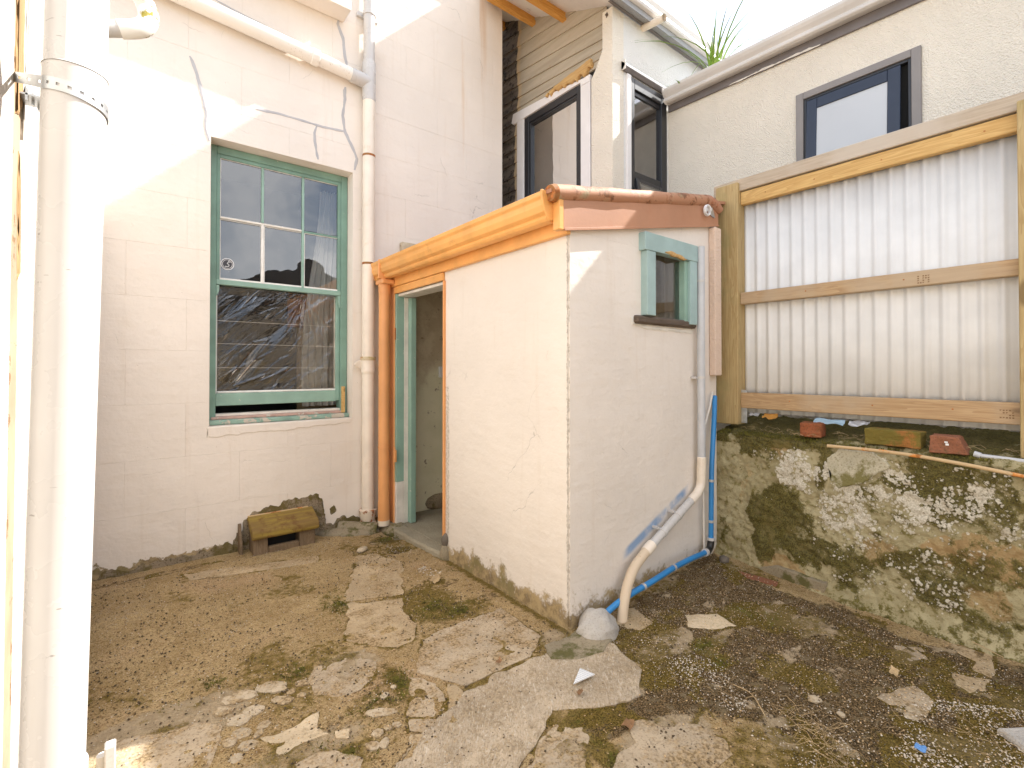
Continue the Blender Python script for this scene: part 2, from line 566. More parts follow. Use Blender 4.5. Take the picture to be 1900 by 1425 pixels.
M = {}
M['house'] = plaster_mat("house_plaster", (0.785, 0.71, 0.63), 'house')
M['outhouse'] = plaster_mat("outhouse_plaster", (0.765, 0.70, 0.63), 'out')
M['white_wall'] = plaster_mat("white_painted_wall", (0.60, 0.57, 0.53), 'white')
M['filler'] = plain("grey_filler", (0.46, 0.445, 0.45), 0.8, bump=(60, 0.5, 0.003))
M['peel'] = concrete_mat("bare_render", (0.30, 0.24, 0.165), (0.06, 0.045, 0.025), 0.8, moss=(0.13, 0.10, 0.03), moss_th=0.48)
M['stucco'] = stucco_mat("cream_stucco", (0.80, 0.73, 0.62))
M['stucco_grey'] = stucco_mat("pale_stucco", (0.78, 0.76, 0.72))
M['orange'] = paint("orange_paint", (0.80, 0.40, 0.12), 0.42, 0.12, 5, dirt=((0.42, 0.19, 0.05), 0.4))
M['orange_d'] = paint("orange_pipe_paint", (0.76, 0.35, 0.13), 0.45, 0.10, 3, dirt=((0.45, 0.2, 0.08), 0.3))
M['terra'] = paint("terracotta_paint", (0.45, 0.225, 0.13), 0.5, 0.10, 3, dirt=((0.40, 0.15, 0.07), 0.35))
M['green'] = paint("green_paint", (0.185, 0.315, 0.25), 0.5, 0.14, 6, chip=(0.55, 0.52, 0.44), chip_th=0.69, chip_scale=22)
M['green_l'] = paint("pale_green_paint", (0.27, 0.42, 0.345), 0.5, 0.12, 6, chip=(0.62, 0.58, 0.50), chip_th=0.66, chip_scale=24)
M['green_b'] = paint("blue_green_paint", (0.34, 0.47, 0.46), 0.5, 0.10, 6, chip=(0.30, 0.22, 0.14), chip_th=0.71, chip_scale=20)
M['green_worn'] = paint("worn_green_sill", (0.25, 0.38, 0.31), 0.6, 0.2, 9, chip=(0.52, 0.46, 0.38), chip_th=0.54, chip_scale=16)
M['white_worn'] = paint("worn_white_paint", (0.74, 0.70, 0.63), 0.6, 0.12, 9, chip=(0.33, 0.27, 0.20), chip_th=0.66, chip_scale=26)
M['putty'] = paint("white_putty", (0.80, 0.78, 0.73), 0.6, 0.1, 12, bump=(40, 0.6, 0.004))
M['pinkish'] = paint("pink_primer", (0.55, 0.36, 0.30), 0.6, 0.2, 10, chip=(0.6, 0.55, 0.48), chip_th=0.58)
M['casing'] = paint("white_casing_paint", (0.76, 0.73, 0.71), 0.55, 0.06, 4, chip=(0.30, 0.26, 0.22), chip_th=0.72, chip_scale=30)
M['black_alu'] = plain("black_window_frame", (0.022, 0.022, 0.025), 0.35)
M['blue_alu'] = plain("blue_black_frame", (0.020, 0.028, 0.050), 0.25)
M['grey_trim'] = paint("grey_trim_paint", (0.17, 0.15, 0.145), 0.5, 0.12, 8, chip=(0.62, 0.52, 0.36), chip_th=0.74, chip_scale=16)
M['gutter_w'] = paint("white_gutter_paint", (0.64, 0.605, 0.57), 0.4, 0.08, 3, dirt=((0.4, 0.35, 0.28), 0.3))
def _pvc():
    m = NT("white_pvc")
    c = m.mix(m.ramp(m.noise(3, 4), 0.3, 0.7), (0.54, 0.52, 0.50), (0.58, 0.56, 0.54))
    sc_ = m.math('MULTIPLY', m.ramp(m.noise(1.0, 4, 0.6, m.mapped((30, 30, 120))), 0.66, 0.70), m.ramp(m.noise(4, 3), 0.52, 0.60))
    c = m.mix(m.math('MULTIPLY', sc_, 0.6), c, (0.16, 0.14, 0.12))
    dr = m.ramp(m.noise(1.0, 5, 0.65, m.mapped((22, 22, 1.2))), 0.52, 0.72)
    c = m.mix(m.math('MULTIPLY', dr, 0.10), c, (0.38, 0.31, 0.22))
    return m.fin(c, m.ramp(m.noise(9, 4), 0.3, 0.7, 0.2, 0.38), [(m.noise(2.5, 3), 0.08, 0.01)])


M['pvc'] = _pvc()
M['pvc_paint'] = paint("cream_painted_pipe", (0.80, 0.71, 0.60), 0.4, 0.08, 4, dirt=((0.55, 0.40, 0.22), 0.35))
M['pvc_grey'] = plain("grey_pvc", (0.52, 0.53, 0.55), 0.35)
M['pvc_moss'] = None
M['iron_old'] = rust_mat("old_painted_iron", (0.72, 0.62, 0.50), (0.24, 0.09, 0.03), 0.53)
M['moss_band'] = rust_mat("mossy_band", (0.62, 0.52, 0.36), (0.25, 0.12, 0.02), 0.52, moss=(0.30, 0.25, 0.03))
M['rust'] = rust_mat("rusty_iron", (0.30, 0.14, 0.05), (0.26, 0.09, 0.025), 0.45)
M['rod'] = rust_mat("rusty_rod", (0.56, 0.40, 0.22), (0.34, 0.13, 0.03), 0.50)
M['roll'] = rust_mat("weathered_ridge_roll", (0.42, 0.21, 0.12), (0.17, 0.075, 0.035), 0.48, moss=(0.38, 0.30, 0.18))
M['galv'] = plain("galvanised_steel", (0.55, 0.57, 0.58), 0.35, 0.75, 0.15, 20)
M['roof'] = rust_mat("roof_iron", (0.40, 0.20, 0.12), (0.25, 0.1, 0.05), 0.55)
M['roof_grey'] = plain("grey_roof_iron", (0.30, 0.30, 0.30), 0.5)
M['roof_dark'] = plain("dark_roof_iron", (0.06, 0.055, 0.055), 0.6)
M['pine'] = wood_mat("yellow_pine", (0.66, 0.44, 0.18), (0.46, 0.25, 0.07), 'y')
M['pine2'] = wood_mat("weathered_pine", (0.52, 0.36, 0.20), (0.33, 0.19, 0.09), 'y', grey=(0.46, 0.36, 0.25))
M['pine_grey'] = wood_mat("grey_weathered_pine", (0.50, 0.41, 0.31), (0.34, 0.26, 0.18), 'y', 0.5, grey=(0.52, 0.45, 0.37))
M['post'] = wood_mat("treated_pine_post", (0.50, 0.38, 0.19), (0.33, 0.21, 0.08), 'z', green=(0.30, 0.27, 0.12))
M['rafter'] = wood_mat("orange_rafter", (0.72, 0.38, 0.10), (0.5, 0.22, 0.04), 'x')
M['soffit'] = paint("white_soffit", (0.72, 0.68, 0.64), 0.6, 0.06, 3, dirt=((0.25, 0.2, 0.15), 0.5))
M['oldwood'] = wood_mat("bare_old_timber", (0.42, 0.27, 0.13), (0.22, 0.12, 0.05), 'z', rough=0.8)
M['ventwood'] = wood_mat("weathered_vent_timber", (0.22, 0.155, 0.095), (0.12, 0.08, 0.045), 'z', rough=0.9)
M['rotwood'] = wood_mat("rotten_timber", (0.16, 0.12, 0.09), (0.06, 0.045, 0.035), 'x', rough=0.9)
M['splinter'] = wood_mat("split_timber", (0.60, 0.40, 0.17), (0.40, 0.20, 0.06), 'y', rough=0.8)
M['hood'] = None
M['iron_sheet'] = plain("cream_corrugated_steel", (0.70, 0.70, 0.69), 0.38, 0.0, 0.05, 5, bump=(4, 0.15, 0.01))
M['blue_pipe'] = paint("blue_water_pipe", (0.03, 0.22, 0.52), 0.35, 0.1, 6, chip=(0.45, 0.48, 0.5), chip_th=0.74)
M['black_pl'] = plain("black_plastic", (0.015, 0.015, 0.016), 0.4)
M['clip'] = plain("grey_clip", (0.50, 0.48, 0.46), 0.4, 0.2)
M['cable'] = plain("white_cable", (0.70, 0.66, 0.60), 0.5)
M['beige_pipe'] = rust_mat("dirty_beige_pipe", (0.64, 0.52, 0.38), (0.20, 0.11, 0.05), 0.60)
M['glass'] = glass_mat("window_glass")
M['glass_dull'] = glass_mat("dull_window_glass", boost=1.0, dust=0.0)
M['glass_clear'] = glass_mat("clear_window_glass", boost=2.2, dust=0.015)
M['frost'] = plain("frosted_glass", (0.50, 0.51, 0.52), 0.12, 0, 0.03, 2, spec=0.8)
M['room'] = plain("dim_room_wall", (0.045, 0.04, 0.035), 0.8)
M['room_pale'] = plain("pale_room_wall", (0.62, 0.57, 0.47), 0.8)
M['board_tan'] = plain("tan_board", (0.42, 0.30, 0.17), 0.7, 0, 0.1)
M['conc'] = concrete_mat("grey_concrete", (0.47, 0.375, 0.26), dirt=0.85)
M['conc_tan'] = concrete_mat("tan_concrete", (0.48, 0.365, 0.225), agg=0.4, dirt=0.85)
M['conc_pale'] = concrete_mat("pale_concrete", (0.62, 0.50, 0.34), agg=0.3, dirt=0.3)
M['conc_fresh'] = concrete_mat("brushed_concrete", (0.54, 0.435, 0.31), agg=0.4, brush=True, dirt=0.45)
M['conc_moss'] = concrete_mat("mossy_concrete", (0.30, 0.25, 0.17), moss=(0.09, 0.085, 0.02), moss_th=0.48)
M['mound'] = concrete_mat("mortar_mound", (0.46, 0.43, 0.39), (0.24, 0.2, 0.15), 0.35)
M['step'] = concrete_mat("concrete_step", (0.34, 0.30, 0.22), agg=0.25)
M['stone'] = concrete_mat("grey_stone", (0.17, 0.145, 0.12), agg=0.25)
M['cobble'] = concrete_mat("pale_stone", (0.5, 0.41, 0.29), agg=0.3, dirt=0.85)
M['brick_r'] = concrete_mat("red_brick", (0.30, 0.10, 0.045), (0.13, 0.06, 0.035), 0.6, moss=(0.14, 0.10, 0.04), moss_th=0.56)
M['brick_m'] = concrete_mat("mossy_brick", (0.34, 0.15, 0.045), (0.14, 0.09, 0.03), 0.6, moss=(0.15, 0.135, 0.03), moss_th=0.44)
M['brick_p'] = concrete_mat("dull_red_brick", (0.30, 0.125, 0.07), (0.14, 0.07, 0.045), 0.6, moss=(0.15, 0.10, 0.05), moss_th=0.58)
M['pebble'] = plain("pale_gravel", (0.52, 0.45, 0.36), 0.8, 0, 0.45, 140)
M['straw'] = plain("dry_grass", (0.42, 0.30, 0.16), 0.8, 0, 0.3, 9)
M['moss'] = plain("moss", (0.14, 0.125, 0.02), 0.95, 0, 0.45, 30)
M['grass'] = plain("grass_blade", (0.20, 0.32, 0.045), 0.5, 0, 0.3, 12)
M['leaf'] = plain("dead_leaf", (0.24, 0.13, 0.06), 0.8, 0, 0.2, 30)
M['white_pl'] = plain("white_plastic", (0.75, 0.76, 0.77), 0.35)
M['litter_blue'] = plain("blue_plastic_wrapper", (0.32, 0.45, 0.55), 0.3)
M['litter_or'] = plain("orange_plastic_wrapper", (0.5, 0.24, 0.05), 0.3)
M['litter_gr'] = plain("crumpled_foil", (0.55, 0.56, 0.58), 0.25, 0.3)
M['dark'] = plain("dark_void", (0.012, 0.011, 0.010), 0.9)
M['sticker_d'] = plain("sticker_dark", (0.05, 0.05, 0.06), 0.5)
M['sticker_w'] = plain("sticker_white", (0.8, 0.8, 0.8), 0.5)
M['ink'] = plain("stamp_ink", (0.22, 0.13, 0.06), 0.8)


def _pvc_moss():
    m = NT("mossy_white_pvc")
    k = m.math('MULTIPLY', m.ramp(m.noise(26, 5, 0.7), 0.54, 0.60), m.ramp(m.noise(7, 3), 0.40, 0.55))
    col = m.mix(k, (0.84, 0.82, 0.78), (0.30, 0.25, 0.03))
    return m.fin(col, 0.3, [(k, 0.4, 0.002)])


M['pvc_moss'] = _pvc_moss()


def _pvc_speck():
    m = NT("lichen_specked_pvc")
    k = m.math('MULTIPLY', m.ramp(m.noise(60, 5, 0.7), 0.60, 0.66), m.ramp(m.noise(5, 3), 0.45, 0.6))
    col = m.mix(m.math('MULTIPLY', k, 0.8), (0.83, 0.78, 0.71), (0.34, 0.24, 0.12))
    return m.fin(col, 0.35)


M['pvc_speck'] = _pvc_speck()


def _hood():
    m = NT("ochre_lichen_timber")
    vec = m.mapped((1.2, 10, 10))
    col = m.mix(m.ramp(m.noise(2.5, 5, 0.6, vec), 0.35, 0.65), (0.29, 0.205, 0.045), (0.20, 0.125, 0.045))
    col = m.mix(m.ramp(m.noise(13, 5, 0.7), 0.5, 0.66, 0, 0.8), col, (0.15, 0.075, 0.03))
    return m.fin(col, 0.85, [(m.noise(30, 5), 0.5, 0.004)], spec=0.2)


M['hood'] = _hood()


def _boards():
    m = NT("weatherboard_paint")
    y = m.xyz(1)
    vec = m.mapped((6, 0.8, 8), True)
    st = m.noise(2.0, 5, 0.6, vec)
    c1 = m.mix(m.ramp(st, 0.3, 0.7), (0.37, 0.315, 0.235), (0.47, 0.405, 0.31))
    c1 = m.mix(m.ramp(m.noise(11, 5, 0.7), 0.62, 0.70, 0, 0.5), c1, (0.35, 0.26, 0.16))
    c2 = m.mix(m.ramp(st, 0.3, 0.7), (0.085, 0.07, 0.055), (0.21, 0.175, 0.14))
    c2 = m.mix(m.ramp(m.noise(20, 5, 0.7), 0.52, 0.62), c2, (0.03, 0.025, 0.02))
    z = m.xyz(2)
    yy = m.math('ADD', y, m.math('MULTIPLY', m.noise(2.6, 4), 0.16))
    yy = m.math('ADD', yy, m.ramp(z, 4.35, 4.05, 0, -0.05))
    k = m.ramp(yy, 4.315, 4.335)
    edge = m.math('MULTIPLY', m.ramp(yy, 4.24, 4.315), m.ramp(yy, 4.335, 4.315))
    col = m.mix(k, c1, c2)
    col = m.mix(m.math('MULTIPLY', edge, 0.7), col, (0.60, 0.44, 0.24))
    return m.fin(col, 0.7, [(m.noise(8, 4, 0.5, m.mapped((4, 1, 20), True)), 0.3, 0.004)], spec=0.3)


M['boards'] = _boards()


def _interior():
    m = NT("stained_sage_plaster")
    z = m.xyz(2)
    c = m.mix(m.ramp(m.noise(3, 5), 0.35, 0.65), (0.70, 0.68, 0.49), (0.80, 0.77, 0.59))
    up = m.ramp(m.math('ADD', z, m.math('MULTIPLY', m.noise(4, 5, 0.7), 0.7)), 1.55, 1.85)
    c = m.mix(m.math('MULTIPLY', up, 0.85), c, m.mix(m.ramp(m.noise(7, 6, 0.7), 0.4, 0.65), (0.46, 0.37, 0.26), (0.60, 0.52, 0.39)))
    c = m.mix(m.ramp(m.noise(10, 6, 0.75), 0.60, 0.68, 0, 0.8), c, (0.17, 0.12, 0.08))
    return m.fin(c, 0.85, [(m.noise(25, 5), 0.4, 0.004)], spec=0.2)


M['interior'] = _interior()


def _film():
    m = NT("crumpled_clear_film")
    t = m.t; t.nodes.remove(m.b)
    tr_ = m.n("ShaderNodeBsdfTransparent"); tr_.inputs[0].default_value = (0.92, 0.90, 0.87, 1)
    gl = m.n("ShaderNodeBsdfGlossy"); gl.inputs['Roughness'].default_value = 0.06
    gl.inputs['Color'].default_value = (0.95, 0.95, 0.97, 1)
    rot = m.n("ShaderNodeMapping"); rot.inputs['Rotation'].default_value = (0, 0.75, 0); m.l(m.pos(), rot.inputs['Vector'])
    rs = m.n("ShaderNodeMapping"); rs.inputs['Scale'].default_value = (2.6, 4, 13); m.l(rot.outputs[0], rs.inputs['Vector'])
    h1 = m.noise(1.0, 3, 0.55, rs.outputs[0], 1.6)
    h2 = m.noise(13, 4, 0.6, None, 2.0)
    bp = m.n("ShaderNodeBump"); bp.inputs['Strength'].default_value = 0.55; bp.inputs['Distance'].default_value = 0.03
    m.l(m.math('MULTIPLY', h1, 0.35), bp.inputs['Height'])
    m.l(bp.outputs[0], gl.inputs['Normal'])
    fr = m.n("ShaderNodeFresnel"); fr.inputs['IOR'].default_value = 1.5; m.l(bp.outputs[0], fr.inputs['Normal'])
    f = m.math('MINIMUM', m.math('ADD', m.math('MULTIPLY', fr.outputs[0], 2.1), m.ramp(h1, 0.64, 0.72, 0, 0.12)), 1.0)
    mx_ = m.n("ShaderNodeMixShader")
    m.l(f, mx_.inputs[0]); m.l(tr_.outputs[0], mx_.inputs[1]); m.l(gl.outputs[0], mx_.inputs[2])
    m.l(mx_.outputs[0], m.out.inputs['Surface'])
    return m.m


M['film'] = _film()


def _curtain():
    m = NT("sheer_white_curtain")
    t = m.t; t.nodes.remove(m.b)
    d = m.n("ShaderNodeBsdfDiffuse"); d.inputs[0].default_value = (0.75, 0.73, 0.71, 1)
    tl = m.n("ShaderNodeBsdfTransparent")
    mx_ = m.n("ShaderNodeMixShader"); mx_.inputs[0].default_value = 0.72
    m.l(tl.outputs[0], mx_.inputs[1]); m.l(d.outputs[0], mx_.inputs[2]); m.l(mx_.outputs[0], m.out.inputs['Surface'])
    return m.m


M['curtain'] = _curtain()


def _ground():
    m = NT("yard_ground")
    at = m.n("ShaderNodeAttribute", attribute_name="mask")
    sep = m.n("ShaderNodeSeparateColor"); m.l(at.outputs['Color'], sep.inputs[0])
    mo, dk, pl = sep.outputs[0], sep.outputs[1], sep.outputs[2]
    fine = m.noise(150, 3, 0.6); mid = m.noise(28, 5, 0.65); big = m.noise(3.2, 5, 0.6)
    base = m.mix(m.ramp(big, 0.3, 0.7), (0.41, 0.280, 0.125), (0.58, 0.42, 0.215))
    base = m.mix(m.ramp(mid, 0.52, 0.68, 0, 0.7), base, (0.25, 0.145, 0.055))
    base = m.mix(m.ramp(m.noise(1.6, 4), 0.52, 0.68, 0, 0.4), base, (0.48, 0.30, 0.18))
    base = m.mix(m.ramp(fine, 0.55, 0.68, 0, 0.7), base, (0.66, 0.53, 0.36))
    base = m.mix(m.ramp(fine, 0.46, 0.36, 0, 0.8), base, (0.11, 0.07, 0.03))
    base = m.mix(m.ramp(m.noise(55, 4, 0.6), 0.60, 0.68, 0, 0.7), base, (0.10, 0.07, 0.03))
    e = m.math('ADD', m.math('MULTIPLY', mid, 0.7), m.math('MULTIPLY', fine, 0.3))
    e = m.math('SUBTRACT', e, 0.5)
    dirt = m.mix(m.ramp(fine, 0.40, 0.65), (0.055, 0.037, 0.017), (0.29, 0.19, 0.09))
    dirt = m.mix(m.ramp(m.voro(100), 0.22, 0.12, 0, 0.8), dirt, (0.40, 0.33, 0.24))
    dirt = m.mix(m.ramp(m.noise(18, 5, 0.7), 0.52, 0.62, 0, 0.7), dirt, (0.26, 0.20, 0.115))
    kd = m.ramp(m.math('ADD', dk, e), 0.42, 0.58)
    col = m.mix(kd, base, dirt)
    pale = m.mix(m.ramp(mid, 0.35, 0.65), (0.42, 0.32, 0.20), (0.54, 0.42, 0.27))
    pale = m.mix(m.ramp(fine, 0.55, 0.7, 0, 0.4), pale, (0.2, 0.15, 0.09))
    kp = m.ramp(m.math('ADD', pl, m.math('MULTIPLY', e, 1.3)), 0.42, 0.62)
    col = m.mix(kp, col, pale)
    mossc = m.mix(m.ramp(fine, 0.35, 0.65), (0.080, 0.056, 0.010), (0.26, 0.18, 0.035))
    km = m.ramp(m.math('ADD', mo, m.math('MULTIPLY', e, 1.7)), 0.33, 0.66)
    col = m.mix(m.math('MULTIPLY', km, 0.85), col, mossc)
    return m.fin(col, 0.93, [(m.noise(60, 5, 0.7), 1.0, 0.016), (fine, 1.0, 0.008), (m.noise(12, 4), 0.5, 0.02)], spec=0.15)


M['ground'] = _ground()


def _retain():
    m = NT("lichen_covered_concrete")
    at = m.n("ShaderNodeAttribute", attribute_name="mask")
    sep = m.n("ShaderNodeSeparateColor"); m.l(at.outputs['Color'], sep.inputs[0])
    mo, wh, tn = sep.outputs[0], sep.outputs[1], sep.outputs[2]
    fine = m.noise(120, 4, 0.65); mid = m.noise(22, 6, 0.7); big = m.noise(4, 5, 0.6)
    base = m.mix(m.ramp(big, 0.35, 0.65), (0.31, 0.265, 0.145), (0.44, 0.385, 0.235))
    base = m.mix(m.ramp(mid, 0.50, 0.64, 0, 0.75), base, (0.17, 0.14, 0.035))
    base = m.mix(m.ramp(fine, 0.58, 0.7, 0, 0.45), base, (0.12, 0.09, 0.04))
    e = m.math('SUBTRACT', m.math('ADD', m.math('MULTIPLY', mid, 0.65), m.math('MULTIPLY', fine, 0.35)), 0.5)
    tan = m.mix(m.ramp(mid, 0.4, 0.65), (0.34, 0.23, 0.11), (0.44, 0.34, 0.18))
    col = m.mix(m.ramp(m.math('ADD', tn, e), 0.45, 0.6), base, tan)
    mossc = m.mix(m.ramp(fine, 0.35, 0.66), (0.035, 0.030, 0.008), (0.15, 0.125, 0.03))
    mossc = m.mix(m.ramp(m.noise(9, 5, 0.7), 0.52, 0.66, 0, 0.6), mossc, (0.19, 0.15, 0.055))
    col = m.mix(m.ramp(m.math('ADD', mo, m.math('MULTIPLY', e, 2.2)), 0.38, 0.66, 0, 0.9), col, mossc)
    lich = m.mix(m.ramp(fine, 0.35, 0.65), (0.48, 0.43, 0.33), (0.74, 0.69, 0.59))
    vd = m.voro(52, None, 'F1')
    wl = m.math('ADD', wh, m.math('MULTIPLY', m.math('SUBTRACT', 0.42, vd), 0.75))
    wl = m.math('ADD', wl, m.math('MULTIPLY', e, 2.0))
    kw = m.ramp(wl, 0.50, 0.66)
    col = m.mix(m.math('MULTIPLY', kw, 0.93), col, lich)
    return m.fin(col, 0.92, [(mid, 0.7, 0.014), (fine, 0.8, 0.006), (kw, 0.35, 0.004)], spec=0.15)


M['retain'] = _retain()

# ------------------------------------------------------------------ ground
YW, XF, YS, XR, XN, YB, XB = 4.09, 1.80, 1.785, 3.26, 4.30, 2.86, 3.49


def gz(x, y):
    """ground height"""
    r = np.clip((np.asarray(x) - 1.9) / 1.2, 0, 1) * np.clip((np.asarray(y) - 0.6) / 1.2, 0, 1)
    return 0.06 * r * r * (3 - 2 * r)


def grid_mesh(name, us, vs_, fn, mask, mat, parent=None):
    U, V = np.meshgrid(us, vs_, indexing='ij')
    P = fn(U, V)
    nu, nv = len(us), len(vs_)
    idx = np.arange(nu * nv).reshape(nu, nv)
    F = np.stack([idx[:-1, :-1], idx[1:, :-1], idx[1:, 1:], idx[:-1, 1:]], -1).reshape(-1, 4)
    me = bpy.data.meshes.new(name)
    me.from_pydata(P.reshape(-1, 3).tolist(), [], F.tolist())
    a = me.color_attributes.new("mask", 'FLOAT_COLOR', 'POINT')
    mk = mask(U, V)
    buf = np.ones((nu * nv, 4), np.float32)
    buf[:, :3] = mk.reshape(-1, 3)
    a.data.foreach_set('color', buf.ravel())
    me.shade_smooth()
    return link_mesh(name, me, mat, parent)


DARK_POLY = [(1.870, 1.666), (2.058, 1.719), (2.388, 1.771), (3.184, 1.857), (3.227, 1.702), (3.081, 1.306), (3.125, 0.277), (2.984, 0.048), (2.048, 0.083), (1.734, 0.721), (1.835, 0.857), (1.805, 0.988), (1.745, 1.113), (1.697, 1.233), (1.831, 1.358), (1.829, 1.578)]
MOSS_BLOBS = [((2.643, 1.289), .16, .10, .95), ((2.693, 1.142), .14, .09, .8), ((2.218, 1.267), .10, .07, .9), ((2.135, 1.167), .1, .06, .8), ((2.797, 1.025), .2, .09, .55),
              ((1.048, 2.525), .14, .3, .35), ((0.975, 2.814), .14, .25, .45), ((1.363, 2.504), .20, .25, .75), ((1.498, 2.316), .2, .12, .6), ((1.644, 3.641), .14, .14, .7), ((1.444, 4.047), .2, .12, .45),
              ((1.396, 1.314), .14, .05, .9), ((1.327, 1.133), .06, .14, .8), ((2.895, 0.509), .12, .05, .7), ((2.837, 0.282), .14, .08, .8), ((2.747, 0.483), .1, .06, .6),
              ((0.934, 1.930), .07, .20, .6), ((0.812, 1.898), .15, .1, .5), ((0.633, 2.314), .25, .12, .45), ((0.354, 2.439), .3, .1, .35), ((0.626, 1.693), .14, .07, .6), ((0.449, 1.834), .12, .07, .5), ((1.664, 2.836), .14, .1, .3)]
DARK_BLOBS = [((0.977, 2.732), .09, .16, .42), ((0.966, 2.326), .08, .10, .45), ((1.508, 2.702), .14, .12, .50), ((0.616, 2.254), .22, .08, .45), ((0.911, 2.042), .06, .14, .5), ((0.671, 1.874), .10, .05, .45), ((0.545, 1.788), .10, .04, .4), ((0.461, 2.451), .2, .10, .36), ((1.668, 2.345), .12, .06, .5), ((1.609, 3.374), .10, .07, .9), ((1.560, 2.659), .16, .06, .5), ((1.478, 1.249), .25, .10, .8), ((1.670, 1.213), .2, .12, .8), ((1.208, 1.324), .12, .14, .55), ((1.701, 1.109), .25, .1, .7),
              ((1.569, 3.624), .1, .08, .7), ((1.671, 2.523), .2, .08, .4), ((1.661, 2.036), .12, .08, .35), ((0.198, 3.951), .5, .05, .5), ((0.547, 2.333), .3, .08, .25)]
PALE_BLOBS = [((1.669, 1.321), .12, .10, .6), ((1.710, 1.794), .12, .08, .7), ((0.028, 3.489), .22, .28, .42), ((0.455, 3.148), .3, .2, .35), ((0.785, 2.193), .18, .14, .75), ((0.117, 2.262), .35, .15, .85), ((0.316, 2.176), .2, .1, .5), ((0.493, 1.799), .3, .1, .6), ((1.503, 1.024), .3, .14, .8),
              ((1.233, 1.239), .16, .12, .6), ((2.304, 1.258), .2, .04, .6), ((2.368, 0.982), .25, .05, .55), ((2.410, 0.799), .18, .05, .5), ((2.865, 0.638), .10, .06, .7), ((2.674, 1.630), .12, .06, .3), ((2.115, 1.603), .1, .06, .6), ((2.668, 1.775), .12, .07, .5)]


SLABS = [
    ('conc_tan', [(1.317, 3.447), (1.449, 3.394), (1.517, 3.138), (1.309, 2.684), (1.008, 2.821), (1.160, 3.130)], .006, .016),
    ('conc_tan', [(0.997, 2.780), (1.285, 2.650), (1.219, 2.500), (1.214, 2.336), (1.134, 2.204), (1.032, 2.190), (0.862, 2.409), (0.953, 2.601)], .008, .016),
    ('conc', [(1.664, 2.183), (1.657, 1.836), (1.500, 1.738), (1.138, 1.750), (1.010, 1.973), (1.165, 2.167), (1.428, 2.207)], .008, .014),
    ('conc', [(0.988, 1.952), (1.052, 1.845), (1.028, 1.725), (0.968, 1.656), (0.872, 1.740)], .007, .012),
    ('conc_tan', [(1.080, 1.804), (1.108, 1.729), (1.052, 1.658), (0.999, 1.669), (1.056, 1.728)], .006, .012),
    ('conc', [(0.867, 1.721), (0.954, 1.645), (0.879, 1.613), (0.839, 1.665)], .006, .010),
    ('conc_fresh', [(1.541, 1.727), (1.712, 1.719), (1.864, 1.573), (1.827, 1.362), (1.684, 1.244), (1.537, 1.271), (1.329, 1.413), (1.243, 1.357), (1.153, 1.322), (1.013, 1.269), (0.935, 1.227), (0.563, 1.476), (0.731, 1.550), (0.812, 1.591), (1.046, 1.663), (1.144, 1.726)], .013, .018),
    ('conc', [(1.283, 1.346), (1.366, 1.252), (1.205, 1.115), (1.020, 1.236), (1.159, 1.299)], .006, .016),
    ('conc', [(1.525, 1.157), (1.693, 1.012), (1.719, 0.910), (1.677, 0.854), (1.502, 0.879), (1.297, 0.964), (1.290, 1.090), (1.393, 1.127)], .007, .02),
    ('conc_pale', [(0.396, 1.965), (0.506, 1.952), (0.602, 1.978), (0.574, 1.898), (0.598, 1.837), (0.507, 1.850), (0.425, 1.835), (0.430, 1.892)], .009, .008),
    ('conc_pale', [(0.622, 1.838), (0.670, 1.814), (0.650, 1.769), (0.613, 1.798)], .008, .006),
    ('conc_tan', [(3.177, 0.525), (3.205, 0.389), (3.027, 0.354), (2.967, 0.364), (2.969, 0.430), (3.080, 0.424), (3.121, 0.501)], .010, .008),
    ('conc_tan', [(2.878, 0.473), (2.943, 0.364), (2.824, 0.360), (2.746, 0.405), (2.785, 0.445)], .010, .008),
    ('conc_pale', [(2.390, 1.483), (2.534, 1.383), (2.501, 1.254), (2.367, 1.322), (2.308, 1.408)], .009, .010),
    ('conc_tan', [(2.120, 1.759), (2.238, 1.710), (2.191, 1.556), (2.094, 1.553), (2.009, 1.660)], .010, .010),
    ('conc', [(2.429, 0.641), (2.648, 0.554), (2.590, 0.480), (2.489, 0.481), (2.411, 0.590)], .008, .012),
    ('conc', [(2.932, 0.686), (3.042, 0.610), (2.916, 0.565), (2.803, 0.624)], .008, .012),
    ('brick_p', [(3.091, 1.548), (3.152, 1.323), (3.081, 1.306), (3.046, 1.464)], .006, .006),
    ('conc_tan', [(0.308, 3.852), (1.098, 3.622), (1.067, 3.497), (0.326, 3.713)], .008, .010),
    ('conc', [(0.671, 2.284), (0.821, 2.296), (0.922, 2.156), (0.847, 2.037), (0.709, 1.980), (0.619, 2.093)], .004, .02),
    ('conc', [(-0.065, 2.156), (-0.017, 2.268), (0.149, 2.237), (0.276, 2.208), (0.301, 2.064), (0.257, 1.987), (0.216, 1.905), (0.101, 1.943)], .005, .022),
    ('conc', [(0.454, 1.783), (0.585, 1.738), (0.642, 1.644), (0.616, 1.559), (0.450, 1.639)], .006, .016),
]


